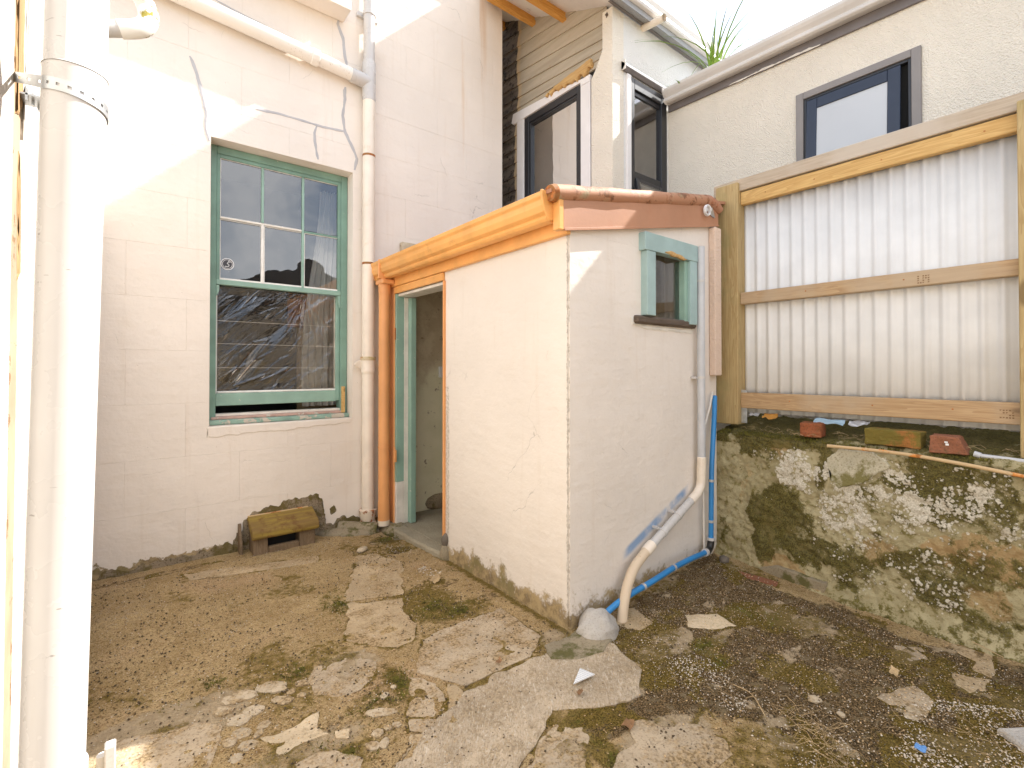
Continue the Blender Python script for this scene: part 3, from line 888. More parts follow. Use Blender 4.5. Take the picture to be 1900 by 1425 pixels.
def ground_mask(U, V):
    d = poly_dist(U, V, DARK_POLY)
    n = fbm(U * 6, V * 6)
    dk = np.clip(0.5 + (d + (n - 0.5) * 0.25) * 5, 0, 1) * 0.92
    mo = np.zeros_like(U); pl = np.zeros_like(U)
    for (c, rx, ry, s) in DARK_BLOBS: dk = np.maximum(dk, s * np.minimum(1, 1.5 * blob(U, V, c[0], c[1], rx * 1.3, ry * 1.3)))
    for (c, rx, ry, s) in MOSS_BLOBS: mo = np.maximum(mo, s * np.minimum(1, 1.5 * blob(U, V, c[0], c[1], rx * 1.3, ry * 1.3)))
    for (c, rx, ry, s) in PALE_BLOBS: pl = np.maximum(pl, s * np.minimum(1, 1.4 * blob(U, V, c[0], c[1], rx * 1.3, ry * 1.3)))
    near_ = (U > -.4) & (U < 3.5) & (V > -.2) & (V < 4.3)
    dmin = np.full(U.shape, 1e3)
    for mt_, poly_, h_, amp_ in SLABS: dmin = np.minimum(dmin, np.abs(poly_dist(U, V, poly_)))
    ring = np.clip(1 - dmin / .045, 0, 1) * np.clip((fbm(U * 7 + 60, V * 7) - .36) * 4, 0, 1)
    mo = np.maximum(mo, ring * .75 * near_)
    dk = np.maximum(dk, np.clip(1 - dmin / .022, 0, 1) * np.clip((fbm(U * 9 + 20, V * 9 + 60) - .40) * 5, 0, 1) * .7 * near_)
    pl = np.maximum(pl, (dk > .5) * np.clip((fbm(U * 5 + 80, V * 5 + 20) - .56) * 6, 0, .75))
    # scattered moss in the dark bed and at the foot of the walls
    mo = np.maximum(mo, np.where(dk > 0.45, np.clip((fbm(U * 6 + 5, V * 6) - 0.46) * 4, 0, .7), 0))
    mo = np.maximum(mo, np.clip(1 - np.abs(U - 1.78) / 0.07, 0, 1) * (V > 1.7) * 0.75)
    mo = np.maximum(mo, np.clip((fbm(U * 3.5 + 9, V * 3.5 + 3) - 0.50) * 3.0, 0, .55))
    return np.stack([mo, dk, pl], -1)


def axis(lo, hi, step, far):
    core = np.arange(lo, hi, step)
    g = [0.15, 0.5, 1.2, 3, 8, 20, far]
    return np.concatenate([lo - np.array(g[::-1]), core, hi + np.array(g)])


def ground_fn(U, V):
    inside = (U > -0.3) & (U < 3.4) & (V > 0.0) & (V < 4.2)
    h = gz(U, V) + np.where(inside, (fbm(U * 5, V * 5) - 0.5) * 0.014 + (fbm(U * 28, V * 28, 3) - 0.5) * 0.010, 0)
    hole = np.exp(-(((U - 1.74) / 0.13) ** 2 + ((V - 3.72) / 0.11) ** 2))
    h = h - 0.05 * hole
    return np.stack([U, V, h], -1)


ground = grid_mesh("ground", axis(-0.3, 3.4, 0.0115, 60), axis(0.1, 4.2, 0.0115, 60), ground_fn, ground_mask, M['ground'])
tag(ground, kind='structure', label="broken concrete and dirt yard with moss between the patches")


def g3(u, v, h): return Vector((u, v, float(gz(u, v)) + h))


for mt, poly, h, amp in SLABS:
    slab('concrete_patch', poly, g3, h * .38 + 0.0005, M[mt], ground, amp=amp * 1.7, inset=.008, fr=14)

# cobbles and lumps set into the dirt, lower left



def pebble(name, c, rx, ry, rz, mat, parent=None, rot=0.0, seed=0, **k):
    me = bpy.data.meshes.new(name)
    bm = bmesh.new()
    bmesh.ops.create_icosphere(bm, subdivisions=2, radius=1)
    for v in bm.verts:
        n = float(fbm(v.co.x * 1.3 + seed * 3.1 + 5, v.co.y * 1.3 + v.co.z + seed, 3)) - 0.5
        f = 1 + 0.55 * n
        x, y = v.co.x * rx * f, v.co.y * ry * f
        v.co = Vector((x * math.cos(rot) - y * math.sin(rot), x * math.sin(rot) + y * math.cos(rot), v.co.z * rz * f))
    bm.to_mesh(me); bm.free(); me.shade_smooth()
    return tag(link_mesh(name, me, mat, parent, Vector(c)), **k)


COBM = [(0.398, 2.270, 0.062, 0.038), (0.486, 2.252, 0.077, 0.035), (0.512, 2.137, 0.048, 0.028), (0.349, 2.267, 0.048, 0.033), (0.406, 2.150, 0.043, 0.031), (0.355, 2.127, 0.050, 0.036), (0.421, 2.037, 0.023, 0.029), (0.514, 2.265, 0.055, 0.024), (0.313, 2.216, 0.043, 0.032), (0.603, 2.204, 0.032, 0.023), (0.848, 1.911, 0.020, 0.026), (0.900, 1.935, 0.014, 0.018), (0.741, 1.730, 0.024, 0.025), (0.700, 1.683, 0.027, 0.023), (0.743, 1.668, 0.021, 0.028), (0.814, 1.727, 0.018, 0.017), (0.783, 1.731, 0.016, 0.014), (0.350, 2.042, 0.036, 0.031), (0.303, 2.020, 0.027, 0.026), (0.353, 1.957, 0.035, 0.031), (0.397, 2.005, 0.018, 0.023), (0.312, 1.919, 0.026, 0.027), (0.793, 1.826, 0.064, 0.025), (0.835, 1.614, 0.031, 0.032), (0.581, 2.124, 0.020, 0.018), (0.552, 2.173, 0.018, 0.019), (1.650, 0.955, 0.016, 0.014), (2.199, 0.693, 0.015, 0.018), (2.449, 0.513, 0.038, 0.031), (2.395, 0.518, 0.025, 0.023), (2.216, 0.794, 0.031, 0.023)]
for i, (x, y, r1, r2) in enumerate(COBM):
    a0 = rnd.random() * 6.28
    rot = 0.65
    pl = []
    for k in range(7):
        a = a0 + 6.283 * k / 7; f = rnd.uniform(.75, 1.15)
        u, w = r1 * math.cos(a) * f, r2 * math.sin(a) * f
        pl.append((x + u * math.cos(-rot) - w * math.sin(-rot), y + u * math.sin(-rot) + w * math.cos(-rot)))
    slab('cobble', pl, g3, rnd.uniform(.002, .007), M['cobble'], ground, amp=.004, ds=.010, inset=.006, fr=45)

# loose pale gravel, straw, moss: nobody could count these
def scatter_mesh(name, mat, items, kind='stuff', label=None):
    mb = MB()
    for it in items: it(mb)
    me = bpy.data.meshes.new(name)
    me.from_pydata(mb.v, [], mb.f)
    o = link_mesh(name, me, mat)
    return tag(o, label, kind=kind)


def chip(x, y, r):
    z = float(gz(x, y)) + 0.004
    a = rnd.random() * 6.28
    def f(mb):
        c, s = math.cos(a), math.sin(a)
        p = [(r, 0), (0.1 * r, 0.8 * r), (-0.9 * r, 0.2 * r), (-0.1 * r, -0.7 * r)]
        v = [(x + c * u - s * w, y + s * u + c * w, z) for u, w in p] + [(x, y, z + r * (0.5 + 0.4 * rnd.random())), (x, y, z - r * 0.6)]
        mb.add(v, [(0, 1, 4), (1, 2, 4), (2, 3, 4), (3, 0, 4), (1, 0, 5), (2, 1, 5), (3, 2, 5), (0, 3, 5)])
    return f


BED = [(1.990, 1.509), (2.201, 1.403), (2.116, 1.156), (2.241, 0.865), (2.283, 0.645), (2.614, 0.460), (2.781, 0.247), (2.290, 0.147), (1.711, 0.712), (1.819, 0.869), (1.795, 1.073), (1.744, 1.240)]


def samples(poly, n, dens=None):
    xs = [p[0] for p in poly]; ys = [p[1] for p in poly]
    out = []
    while len(out) < n:
        x = rnd.uniform(min(xs), max(xs)); y = rnd.uniform(min(ys), max(ys))
        if in_poly(np.array([x]), np.array([y]), poly)[0] and (dens is None or rnd.random() < dens(x, y)): out.append((x, y))
    return out


def clump(x, y): return max(0.03, min(1, (float(fbm(x * 5, y * 5, 3)) - 0.40) * 3))


its = [chip(x, y, rnd.choice([.002, .0025, .003, .004, .0055])) for x, y in samples(BED, 1700, clump)]
its += [chip(x, y, rnd.choice([.0015, .002, .0025, .0035])) for x, y in samples(DARK_POLY, 4000)]
LEFTYARD = [(-0.1, 1.9), (1.75, 1.9), (1.75, 3.95), (-0.1, 4.0)]
its += [chip(x, y, rnd.choice([.002, .002, .003, .004])) for x, y in samples(LEFTYARD, 2600)]
its += [chip(x, y, rnd.choice([.003, .004, .005])) for x, y in samples([(1.577, 3.543), (1.713, 3.405), (1.655, 3.204), (1.519, 3.365)], 60)]
its += [chip(x, y, rnd.choice([.004, .006, .008])) for x, y in samples([(1.593, 3.006), (1.655, 2.821), (1.575, 2.717), (1.537, 2.937)], 60)]
scatter_mesh('gravel', M['pebble'], its, label="loose pale gravel scattered over the dirt")


M['grit_t'] = plain("tan_grit", (0.46, 0.32, 0.17), 0.9, 0, 0.5, 170)
M['grit_d'] = plain("dark_grit", (0.085, 0.058, 0.03), 0.9, 0, 0.5, 170)
ALL = [(-0.153, 3.978), (1.620, 3.907), (1.782, 1.789), (1.881, 1.658), (3.214, 1.833), (3.210, 0.284), (2.298, 0.092), (-0.162, 2.055)]
its = [chip(x, y, rnd.choice([.002, .0025, .003, .004, .005])) for x, y in samples(ALL, 6500, lambda x, y: .25 + .75 * (float(fbm(x * 4 + 3, y * 4, 3)) > .5))]
scatter_mesh('grit', M['grit_t'], its, label="tan grit and small stones over the whole yard")
its = [chip(x, y, rnd.choice([.002, .0025, .003, .004, .005, .007])) for x, y in samples(ALL, 4500, lambda x, y: .15 + .85 * (float(fbm(x * 3 + 30, y * 3 + 8, 3)) > .52))]
scatter_mesh('grit', M['grit_d'], its, label="dark crumbs of soil and bark over the whole yard")


def straw(x, y, L, w=0.0012, lift=0.02):
    a = rnd.random() * 6.28; b = rnd.uniform(-1.2, 1.2)
    z = float(gz(x, y)) + 0.006
    pts = []
    for i in range(4):
        t = i / 3
        pts.append((x + L * t * math.cos(a + b * t), y + L * t * math.sin(a + b * t), z + lift * math.sin(t * 2.6) * rnd.uniform(.4, 1)))
    def f(mb):
        mb.tube(pts, [w, w, w * .9, w * .5], 3, False)
    return f


CL1 = [(2.033, 0.864), (2.116, 0.740), (2.041, 0.627), (1.921, 0.544), (1.837, 0.611), (1.947, 0.734)]
CL2 = [(1.923, 1.624), (2.074, 1.442), (2.060, 1.126), (2.151, 0.830), (1.985, 0.844), (1.868, 1.141), (1.845, 1.399)]
CL3 = [(2.215, 0.661), (2.738, 0.244), (2.379, 0.152), (1.991, 0.489)]
its = [straw(x, y, rnd.uniform(.05, .12), rnd.uniform(.0005, .0010), .03) for x, y in samples(CL1, 80)]
its += [straw(x, y, rnd.uniform(.02, .06), rnd.uniform(.0005, .0009), .012) for x, y in samples(CL2, 75)]
its += [straw(x, y, rnd.uniform(.02, .08), rnd.uniform(.0005, .0009), .012) for x, y in samples(CL3, 70)]
its += [straw(x, y, rnd.uniform(.02, .05), .0007, .006) for x, y in samples(LEFTYARD, 120)]
scatter_mesh('dry_grass', M['straw'], its, label="dead straw and roots tangled over the dirt bed")


def tuft(x, y, h):
    z = float(gz(x, y)) - 0.002
    def f(mb):
        for _ in range(3):
            a = rnd.random() * 6.28; l = h * rnd.uniform(.5, 1.2); w = 0.0025
            dx, dy = math.cos(a), math.sin(a)
            mb.add([(x - dy * w, y + dx * w, z), (x + dy * w, y - dx * w, z), (x + dx * l * .8, y + dy * l * .8, z + l)], [(0, 1, 2)])
    return f


its = []
for (c, rx, ry, s) in MOSS_BLOBS:
    for _ in range(int(1200 * s * (rx + 0.05) * (ry + 0.05) / 0.03)):
        a = rnd.random() * 6.28; q = abs(rnd.gauss(0, .5))
        x = c[0] + rx * q * math.cos(a); y = c[1] + ry * q * math.sin(a)
        if x < XF - .02 or y < YS - .02:
            if float(fbm(x * 16, y * 16, 3)) > 0.46: its.append(tuft(x, y, rnd.uniform(.003, .008)))
scatter_mesh('moss', M['moss'], its, label="short green moss growing in the damp corners")


# ------------------------------------------------------------------ house with the sash window (left rear)
def WY(d=0.0):
    return lambda u, v, h: Vector((u, YW - d - h, v))


house = thing('house', "cream painted block wall with green sash window and pipes, on the left", 'house', (1.0, YW, 0))
OX0, OX1, OZ0, OZ1 = 0.476, 1.519, 0.935, 3.035
JZ = [-0.05, 0.375, 0.738, 1.111, 1.479, 1.840, 2.201, 2.559, 2.910, 3.257, 3.615, 3.97, 4.33, 4.69, 5.05, 5.42]


def block(x0, x1, z0, z1):
    """one wall block, front face chamfered so the joint reads"""
    for (a, b, c, d) in split(x0, x1, z0, z1):
        if b - a < 0.012 or d - c < 0.012: continue
        g = 0.0003; ch = 0.0015; yf = YW - rnd.uniform(0, .0009)
        def e(x, lo):    # no joint along the reveal
            return ch
        v = [(a + g, YW + .02, c + g), (b - g, YW + .02, c + g), (b - g, YW + .02, d - g), (a + g, YW + .02, d - g),
             (a + g, yf + ch * .6, c + g), (b - g, yf + ch * .6, c + g), (b - g, yf + ch * .6, d - g), (a + g, yf + ch * .6, d - g),
             (a + ch, yf, c + ch), (b - ch, yf, c + ch), (b - ch, yf, d - ch), (a + ch, yf, d - ch)]
        f = [(0, 1, 5, 4), (1, 2, 6, 5), (2, 3, 7, 6), (3, 0, 4, 7), (4, 5, 9, 8), (5, 6, 10, 9), (6, 7, 11, 10), (7, 4, 8, 11), (8, 9, 10, 11)]
        MB().add(v, f).build('block', M['house'], house)


def split(x0, x1, z0, z1):
    """cut a block round the window opening"""
    if x1 <= OX0 or x0 >= OX1 or z1 <= OZ0 or z0 >= OZ1: return [(x0, x1, z0, z1)]
    r = []
    if z0 < OZ0: r.append((x0, x1, z0, OZ0))
    if z1 > OZ1: r.append((x0, x1, OZ1, z1))
    a, b = max(z0, OZ0), min(z1, OZ1)
    if x0 < OX0: r.append((x0, OX0, a, b))
    if x1 > OX1: r.append((OX1, x1, a, b))
    return r


for i in range(len(JZ) - 1):
    off = 0.0 if i % 2 else 0.335
    xs = [-0.25] + [x for x in [off + 0.67 * k - 0.67 for k in range(0, 8)] if -0.2 < x < 3.08] + [3.13]
    for a, b in zip(xs[:-1], xs[1:]): block(a, b, JZ[i], JZ[i + 1])
# wall core behind the facing, with the reveal of the window opening
core = MB()
core.box(-0.25, OX0, YW + .004, 4.34, -0.1, 5.45).box(OX1, 3.129, YW + .004, 4.34, -0.1, 5.45)
core.box(OX0, OX1, YW + .004, 4.34, -0.1, OZ0).box(OX0, OX1, YW + .004, 4.34, OZ1, 5.45)
core.build('wall_core', M['house'], house)
MB().box(2.9, 3.128, 4.341, 9.0, 0, 5.45).build('side_wall', M['house'], house)
MB().box(-0.3, 3.2, 3.945, 4.06, 5.50, 5.64).build('eave', M['casing'], house)
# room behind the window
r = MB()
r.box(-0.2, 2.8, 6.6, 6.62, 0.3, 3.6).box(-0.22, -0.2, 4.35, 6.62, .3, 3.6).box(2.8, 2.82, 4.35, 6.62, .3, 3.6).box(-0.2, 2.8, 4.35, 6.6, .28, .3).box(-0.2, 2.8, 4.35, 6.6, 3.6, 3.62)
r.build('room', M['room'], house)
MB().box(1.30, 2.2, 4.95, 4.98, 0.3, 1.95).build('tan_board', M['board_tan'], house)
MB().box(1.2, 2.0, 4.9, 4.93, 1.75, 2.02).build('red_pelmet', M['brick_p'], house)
# moulded stone sill below an upper window, top of the photograph
s_ = MB(); s_.box(0.35, 1.43, 3.905, 4.086, 4.29, 4.40); s_.build('upper_sill', M['house'], house, bevel=.004)
# lower edge of the opening: broken plaster sill
slab('sill_plaster', [(0.46, 0.862), (1.0, 0.875), (1.50, 0.895), (1.515, 0.936), (1.0, 0.934), (0.462, 0.930)], WY(), 0.006, M['house'], house, amp=.012, ds=.012, inset=.004)

# --- the sash window itself: window > frame pieces, sashes, panes
FY = 4.215
win = MB()
win.box(0.478, 0.530, FY, 4.33, 0.94, 3.033).box(1.462, 1.517, FY, 4.33, 0.94, 3.033).box(0.530, 1.462, FY, 4.33, 2.975, 3.033)
window = win.build('window', M['green'], house, label="six over one timber sash window with green paint and taped plastic", bevel=.004)
MB().box(0.480, 1.516, 4.155, 4.33, 0.937, 0.972).build('sill', M['green_worn'], window, bevel=.006)
MB().box(0.500, 1.490, 4.205, 4.33, 0.973, 0.992).build('inner_sill', M['pinkish'], window, bevel=.003)
MB().box(0.525, 1.470, 4.235, 4.33, 0.993, 1.012).build('sill_bead', M['white_worn'], window, bevel=.002)
# upper sash, outer track
UY0, UY1 = 4.222, 4.262
MB().box(0.531, 0.552, UY0, UY1, 1.995, 2.974).box(1.436, 1.461, UY0, UY1, 1.995, 2.974).build('sash_stile', M['green'], window, bevel=.002)
MB().box(0.552, 1.436, UY0, UY1, 2.948, 2.974).build('sash_rail', M['green'], window, bevel=.002)
MB().box(0.531, 1.461, UY0 - .004, UY1, 1.988, 2.026).build('meeting_rail', M['green_l'], window, bevel=.003)
hrn = MB().prism([(0.531, 1.985), (0.552, 1.985), (0.550, 1.94), (0.541, 1.915), (0.531, 1.90)], 'y', UY0, UY1)
hrn.prism([(1.436, 1.985), (1.461, 1.985), (1.461, 1.88), (1.452, 1.895), (1.440, 1.94)], 'y', UY0, UY1)
hrn.build('sash_horn', M['green_l'], window, bevel=.002)
BX = [0.845, 1.150]; BZ = 2.500
MB().box(BX[0] - .009, BX[0] + .009, UY0 + .004, UY1 - .004, BZ + .008, 2.948).build('glazing_bar', M['green_l'], window, bevel=.003)
MB().box(BX[0] - .010, BX[0] + .010, UY0 + .003, UY1 - .004, 2.026, BZ - .008).build('glazing_bar', M['putty'], window, bevel=.003)
MB().box(BX[1] - .009, BX[1] + .009, UY0 + .004, UY1 - .004, 2.026, 2.948).build('glazing_bar', M['green_l'], window, bevel=.003)
MB().box(0.552, BX[1] - .0095, UY0 + .005, UY1 - .005, BZ - .009, BZ + .007).build('glazing_bar', M['white_worn'], window, bevel=.003)
MB().box(BX[1] + .0095, 1.436, UY0 + .005, UY1 - .005, BZ - .014, BZ + .002).build('glazing_bar', M['green'], window, bevel=.003)
cols = [(0.552, BX[0] - .0095), (BX[0] + .0105, BX[1] - .0095), (BX[1] + .0095, 1.436)]
for (a, b) in cols:
    for (c, d) in ((2.026, BZ - .014), (BZ + .008, 2.948)):
        tl = rnd.uniform(-.0012, .0012)
        MB().add([(a, 4.240 + tl, c), (b, 4.240 - tl, c), (b, 4.240 - tl * .5, d), (a, 4.240 + tl * 1.4, d)], [(0, 1, 2, 3)]).build('pane', M['glass'], window)
        # putty fillet round every pane
        p = MB(); w = 0.006
        if c < 2.1 or a < 0.6:
            p.box(a, a + w, 4.229, 4.239, c, d)
        p.box(a, b, 4.229, 4.239, d - w * .8, d)
        if c < 2.1: p.box(a, b, 4.228, 4.239, c, c + w * 2.4)
        p.build('putty', M['putty'], window, bevel=.0025)
# lower sash, inner track, a little raised
LY0, LY1 = 4.272, 4.312
MB().box(0.531, 0.545, LY0, LY1, 1.078, 1.99).build('sash_stile', M['putty'], window, bevel=.003)
MB().box(1.434, 1.462, LY0 - .02, LY1, 1.078, 1.99).build('sash_stile', M['green_l'], window, bevel=.003)
MB().box(1.426, 1.433, LY0 + .002, LY1, 1.19, 1.98).build('sash_bead', M['white_worn'], window, bevel=.001)
MB().box(0.531, 1.436, LY0 - .022, LY1, 1.072, 1.165).build('bottom_rail', M['green_l'], window, bevel=.004)
MB().box(0.545, 1.434, LY0 - .01, LY1, 1.166, 1.182).build('sash_bead', M['putty'], window, bevel=.004)
MB().add([(0.545, 4.292, 1.182), (1.434, 4.292, 1.182), (1.434, 4.292, 1.988), (0.545, 4.292, 1.988)], [(0, 1, 2, 3)]).build('pane', M['glass_dull'], window)
for z in (1.36, 1.545, 1.72):
    MB().box(0.546, 1.434, 4.288, 4.2905, z, z + .0022).build('pane_line', M['cable'], window)  # thin pale lines across the lower pane
MB().box(1.464, 1.492, 4.186, 4.214, 0.975, 1.20).build('timber_packer', M['pine'], window, bevel=.003)
# round sticker on the lower left pane: ring with a small squiggle
cx, cz = (0.605, 2.151)
st = MB()
def disc(mb, cx, cz, r0, r1, y, n=28):
    v = []
    for i in range(n):
        a = 6.2832 * i / n
        v += [(cx + r0 * math.cos(a), y, cz + r0 * math.sin(a)), (cx + r1 * math.cos(a), y, cz + r1 * math.sin(a))]
    mb.add(v, [(2 * i, 2 * i + 1, (2 * i + 3) % (2 * n), (2 * i + 2) % (2 * n)) for i in range(n)])
b_ = MB(); disc(b_, cx, cz, 0.0005, .044, 4.2375); sticker = b_.build('sticker', M['sticker_d'], window, label="round dark sticker with white ring and squiggle")
w_ = MB(); disc(w_, cx, cz, .040, .045, 4.2365); disc(w_, cx, cz, .031, .034, 4.2365)
def stroke(mb, pts, w, y):
    for (x0, z0), (x1, z1) in zip(pts[:-1], pts[1:]):
        d = Vector((x1 - x0, z1 - z0)); n = Vector((-d.y, d.x)).normalized() * w / 2; e = d.normalized() * w * .3
        mb.add([(x0 - e.x + n.x, y, z0 - e.y + n.y), (x1 + e.x + n.x, y, z1 + e.y + n.y), (x1 + e.x - n.x, y, z1 + e.y - n.y), (x0 - e.x - n.x, y, z0 - e.y - n.y)], [(0, 1, 2, 3)])
stroke(w_, [(cx + .012, cz + .030), (cx + .006, cz + .016), (cx + .020, cz + .018)], .005, 4.2364)
stroke(w_, [(cx + .006, cz + .016), (cx - .002, cz + .004), (cx + .010, cz - .004), (cx + .010, cz - .014), (cx, cz - .020), (cx - .014, cz - .018)], .005, 4.2364)
w_.build('sticker_print', M['sticker_w'], window)

# crumpled clear film taped over the lower pane
fm = MB()
nx_, nz_ = 190, 170
us = np.linspace(0.546, 1.433, nx_); vs2 = np.linspace(1.176, 1.984, nz_)
U, V = np.meshgrid(us, vs2, indexing='ij')
rx = (U * .73 + V * .68); rz = (-U * .68 + V * .73)
H = (fbm(rx * 1.6, rz * 5, 2) - .5) * .040
fr_ = random.Random(11)
def crease(p0, p1, w, A):
    global H
    ax, ay = p0; ex, ey = p1[0] - ax, p1[1] - ay; L2 = ex * ex + ey * ey
    t = np.clip(((U - ax) * ex + (V - ay) * ey) / L2, 0, 1)
    d = np.hypot(U - ax - t * ex, V - ay - t * ey)
    H = H + A * np.exp(-(d / w) ** 2) * np.sin(np.pi * np.clip(t, .02, .98)) ** .6
for _ in range(26):      # long diagonal folds from the lower left
    x0 = fr_.uniform(.56, .95); z0 = fr_.uniform(1.18, 1.30); a_ = fr_.uniform(.35, 1.0); L_ = fr_.uniform(.15, .55)
    crease((x0, z0), (x0 + L_ * math.cos(a_), z0 + L_ * math.sin(a_)), fr_.uniform(.006, .014), fr_.uniform(-.009, .012))
for _ in range(18):      # fan of folds below the top right
    a_ = fr_.uniform(-2.5, -.9); L_ = fr_.uniform(.15, .45); r0 = fr_.uniform(.01, .06)
    crease((1.17 + r0 * math.cos(a_), 1.96 + r0 * math.sin(a_)), (1.17 + L_ * math.cos(a_), 1.96 + L_ * math.sin(a_)), fr_.uniform(.006, .012), fr_.uniform(-.008, .010))
for _ in range(34):      # short crumples
    x0 = fr_.uniform(.57, 1.40); z0 = fr_.uniform(1.20, 1.95); a_ = fr_.uniform(.2, 1.4); L_ = fr_.uniform(.04, .16)
    crease((x0, z0), (x0 + L_ * math.cos(a_), z0 + L_ * math.sin(a_)), fr_.uniform(.005, .010), fr_.uniform(-.007, .008))
ed = np.minimum(np.minimum(U - .546, 1.433 - U), np.minimum(V - 1.176, 1.984 - V)); H *= np.clip(ed / .06, 0, 1)
fmv = np.stack([U, 4.272 - H * .55, V], -1).reshape(-1, 3)
idx = np.arange(nx_ * nz_).reshape(nx_, nz_)
ff = np.stack([idx[:-1, :-1], idx[1:, :-1], idx[1:, 1:], idx[:-1, 1:]], -1).reshape(-1, 4)
fm.add(fmv.tolist(), ff.tolist())
fm.build('plastic_film', M['film'], None, "crumpled clear plastic film taped across the lower window pane", 'plastic film', smooth=True)

# sheer curtain bunched at the right side of the window
cu = MB(); nn = 44
cv = []
for i in range(nn + 1):
    t = i / nn
    for k in range(20):
        s = k / 19
        z = 1.03 + 1.90 * s
        wdt = 0.30 - 0.10 * s + 0.04 * math.sin(s * 5)
        x = 1.50 - wdt * t
        y = 4.40 + .018 * math.sin(t * 34 + s * 2) + .012 * math.sin(t * 13 - s * 5)
        cv.append((x, y, z))
cu.add(cv, [(i * 20 + k, (i + 1) * 20 + k, (i + 1) * 20 + k + 1, i * 20 + k + 1) for i in range(nn) for k in range(19)])
cu.build('curtain', M['curtain'], None, "sheer white curtain bunched behind the right of the sash window", 'curtain', smooth=True)

# grey filler smeared over the cracks in the wall
def crack(pts, w):
    mb = MB(); P = []
    for (a, b) in zip(pts[:-1], pts[1:]):
        n = max(2, int(math.hypot(b[0] - a[0], b[1] - a[1]) / .03))
        P += [(a[0] + (b[0] - a[0]) * i / n, a[1] + (b[1] - a[1]) * i / n) for i in range(n)]
    P.append(pts[-1]); L = []
    for i, p in enumerate(P):
        q0 = P[max(0, i - 1)]; q1 = P[min(len(P) - 1, i + 1)]
        d = Vector((q1[0] - q0[0], q1[1] - q0[1])).normalized()
        ww = .78 * w * (0.45 + 1.1 * float(fbm(p[0] * 30, p[1] * 30, 3))) * (0.5 if i in (0, len(P) - 1) else 1)
        jx = (float(fbm(p[0] * 14 + 5, p[1] * 14, 2)) - .5) * .02
        L.append(((p[0] - d.y * ww / 2 + jx, p[1] + d.x * ww / 2), (p[0] + d.y * ww / 2 + jx, p[1] - d.x * ww / 2)))
    v = []
    for a, b in L: v += [(a[0], YW - .0028, a[1]), (b[0], YW - .0028, b[1]), ((a[0] + b[0]) / 2, YW - .004, (a[1] + b[1]) / 2), (a[0], YW + .003, a[1]), (b[0], YW + .003, b[1])]
    f = []
    for i in range(len(L) - 1):
        a = i * 5; b = a + 5
        f += [(a, b, b + 2, a + 2), (a + 2, b + 2, b + 1, a + 1), (a + 3, b + 3, b, a), (a + 1, b + 1, b + 4, a + 4)]
    mb.add(v, f).build('crack_filler', M['filler'], house)


crack([(0.344, 3.567), (0.389, 3.454), (0.423, 3.303), (0.450, 3.176), (0.444, 3.076), (0.471, 2.999)], .024)
crack([(1.407, 4.338), (1.385, 4.259), (1.426, 4.162), (1.445, 4.032), (1.459, 3.936)], .030)
crack([(1.450, 3.748), (1.437, 3.614), (1.433, 3.498), (1.447, 3.364), (1.517, 3.246), (1.551, 3.163), (1.532, 3.060)], .030)
crack([(0.767, 3.334), (0.938, 3.349), (1.079, 3.351), (1.268, 3.350), (1.447, 3.369)], .022)
crack([(1.212, 3.346), (1.196, 3.212), (1.226, 3.070)], .024)
crack([(0.499, 4.041), (0.637, 4.018), (0.783, 4.002), (0.975, 3.977)], .014)

# bare render showing where paint has fallen off along the foot of the wall
slab('bare_patch', [(0.623, 0.060), (0.685, 0.186), (0.764, 0.251), (1.031, 0.325), (1.238, 0.325), (1.281, 0.199), (1.299, 0.077), (1.459, 0.099), (1.575, 0.100), (1.696, -0.016), (1.73, -0.05), (0.60, -0.05)],
     WY(), .0045, M['peel'], house, amp=.030, ds=.015, fr=26, base=-.01, inset=.003)
slab('bare_patch', [(-0.2, -0.05), (-0.118, 0.034), (0.087, 0.037), (0.295, 0.040), (0.520, 0.064), (0.658, 0.072), (0.70, -0.05)], WY(), .004, M['peel'], house, amp=.026, ds=.015, fr=26, base=-.01, inset=.003)
slab('bare_patch', [(1.333, 0.190), (1.369, 0.224), (1.382, 0.168), (1.347, 0.143)], WY(), .004, M['peel'], house, amp=.012, ds=.01, fr=40, base=-.01, inset=.003)

# timber vent hood over the sub-floor opening
vent = thing('vent_hood', "small ochre lichened timber vent hood against the foot of the cream wall", 'vent', (0.92, 3.9, 0))
VX0, VX1 = 0.735, 1.165
m_ = MB(); m_.prism([(4.085, .225), (4.085, .235), (4.06, .250), (3.895, .185), (3.88, .170), (3.875, .135), (3.885, .118), (3.905, .115), (3.92, .135)], 'x', VX0 - .015, VX1 + .02)
m_.build('hood', M['hood'], vent, bevel=.005)
MB().box(VX0 - .01, VX1 - .01, 4.062, 4.084, .237, .252).build('flashing', M['rod'], vent, bevel=.002)
for x0, x1 in ((VX0, VX0 + .095), (VX1 - .115, VX1)):
    MB().prism([(3.905, -.03), (3.925, .125), (4.085, .215), (4.085, -.03)], 'x', x0, x1).build('side_post', M['ventwood'], vent, bevel=.004)
MB().box(VX0 + .096, VX1 - .116, 3.91, 3.955, -.03, .045).build('sill', M['ventwood'], vent, bevel=.010)
MB().box(VX0 + .096, VX1 - .116, 4.02, 4.03, -.02, .2).build('opening', M['dark'], vent)  # near-black sheet stands in for the shade inside the vent
MB().prism([(3.99, -.02), (4.0, .08), (4.07, .205), (4.085, .205), (4.085, -.02)], 'x', VX0 - .075, VX0 - .055).build('side_board', M['ventwood'], vent, bevel=.003)

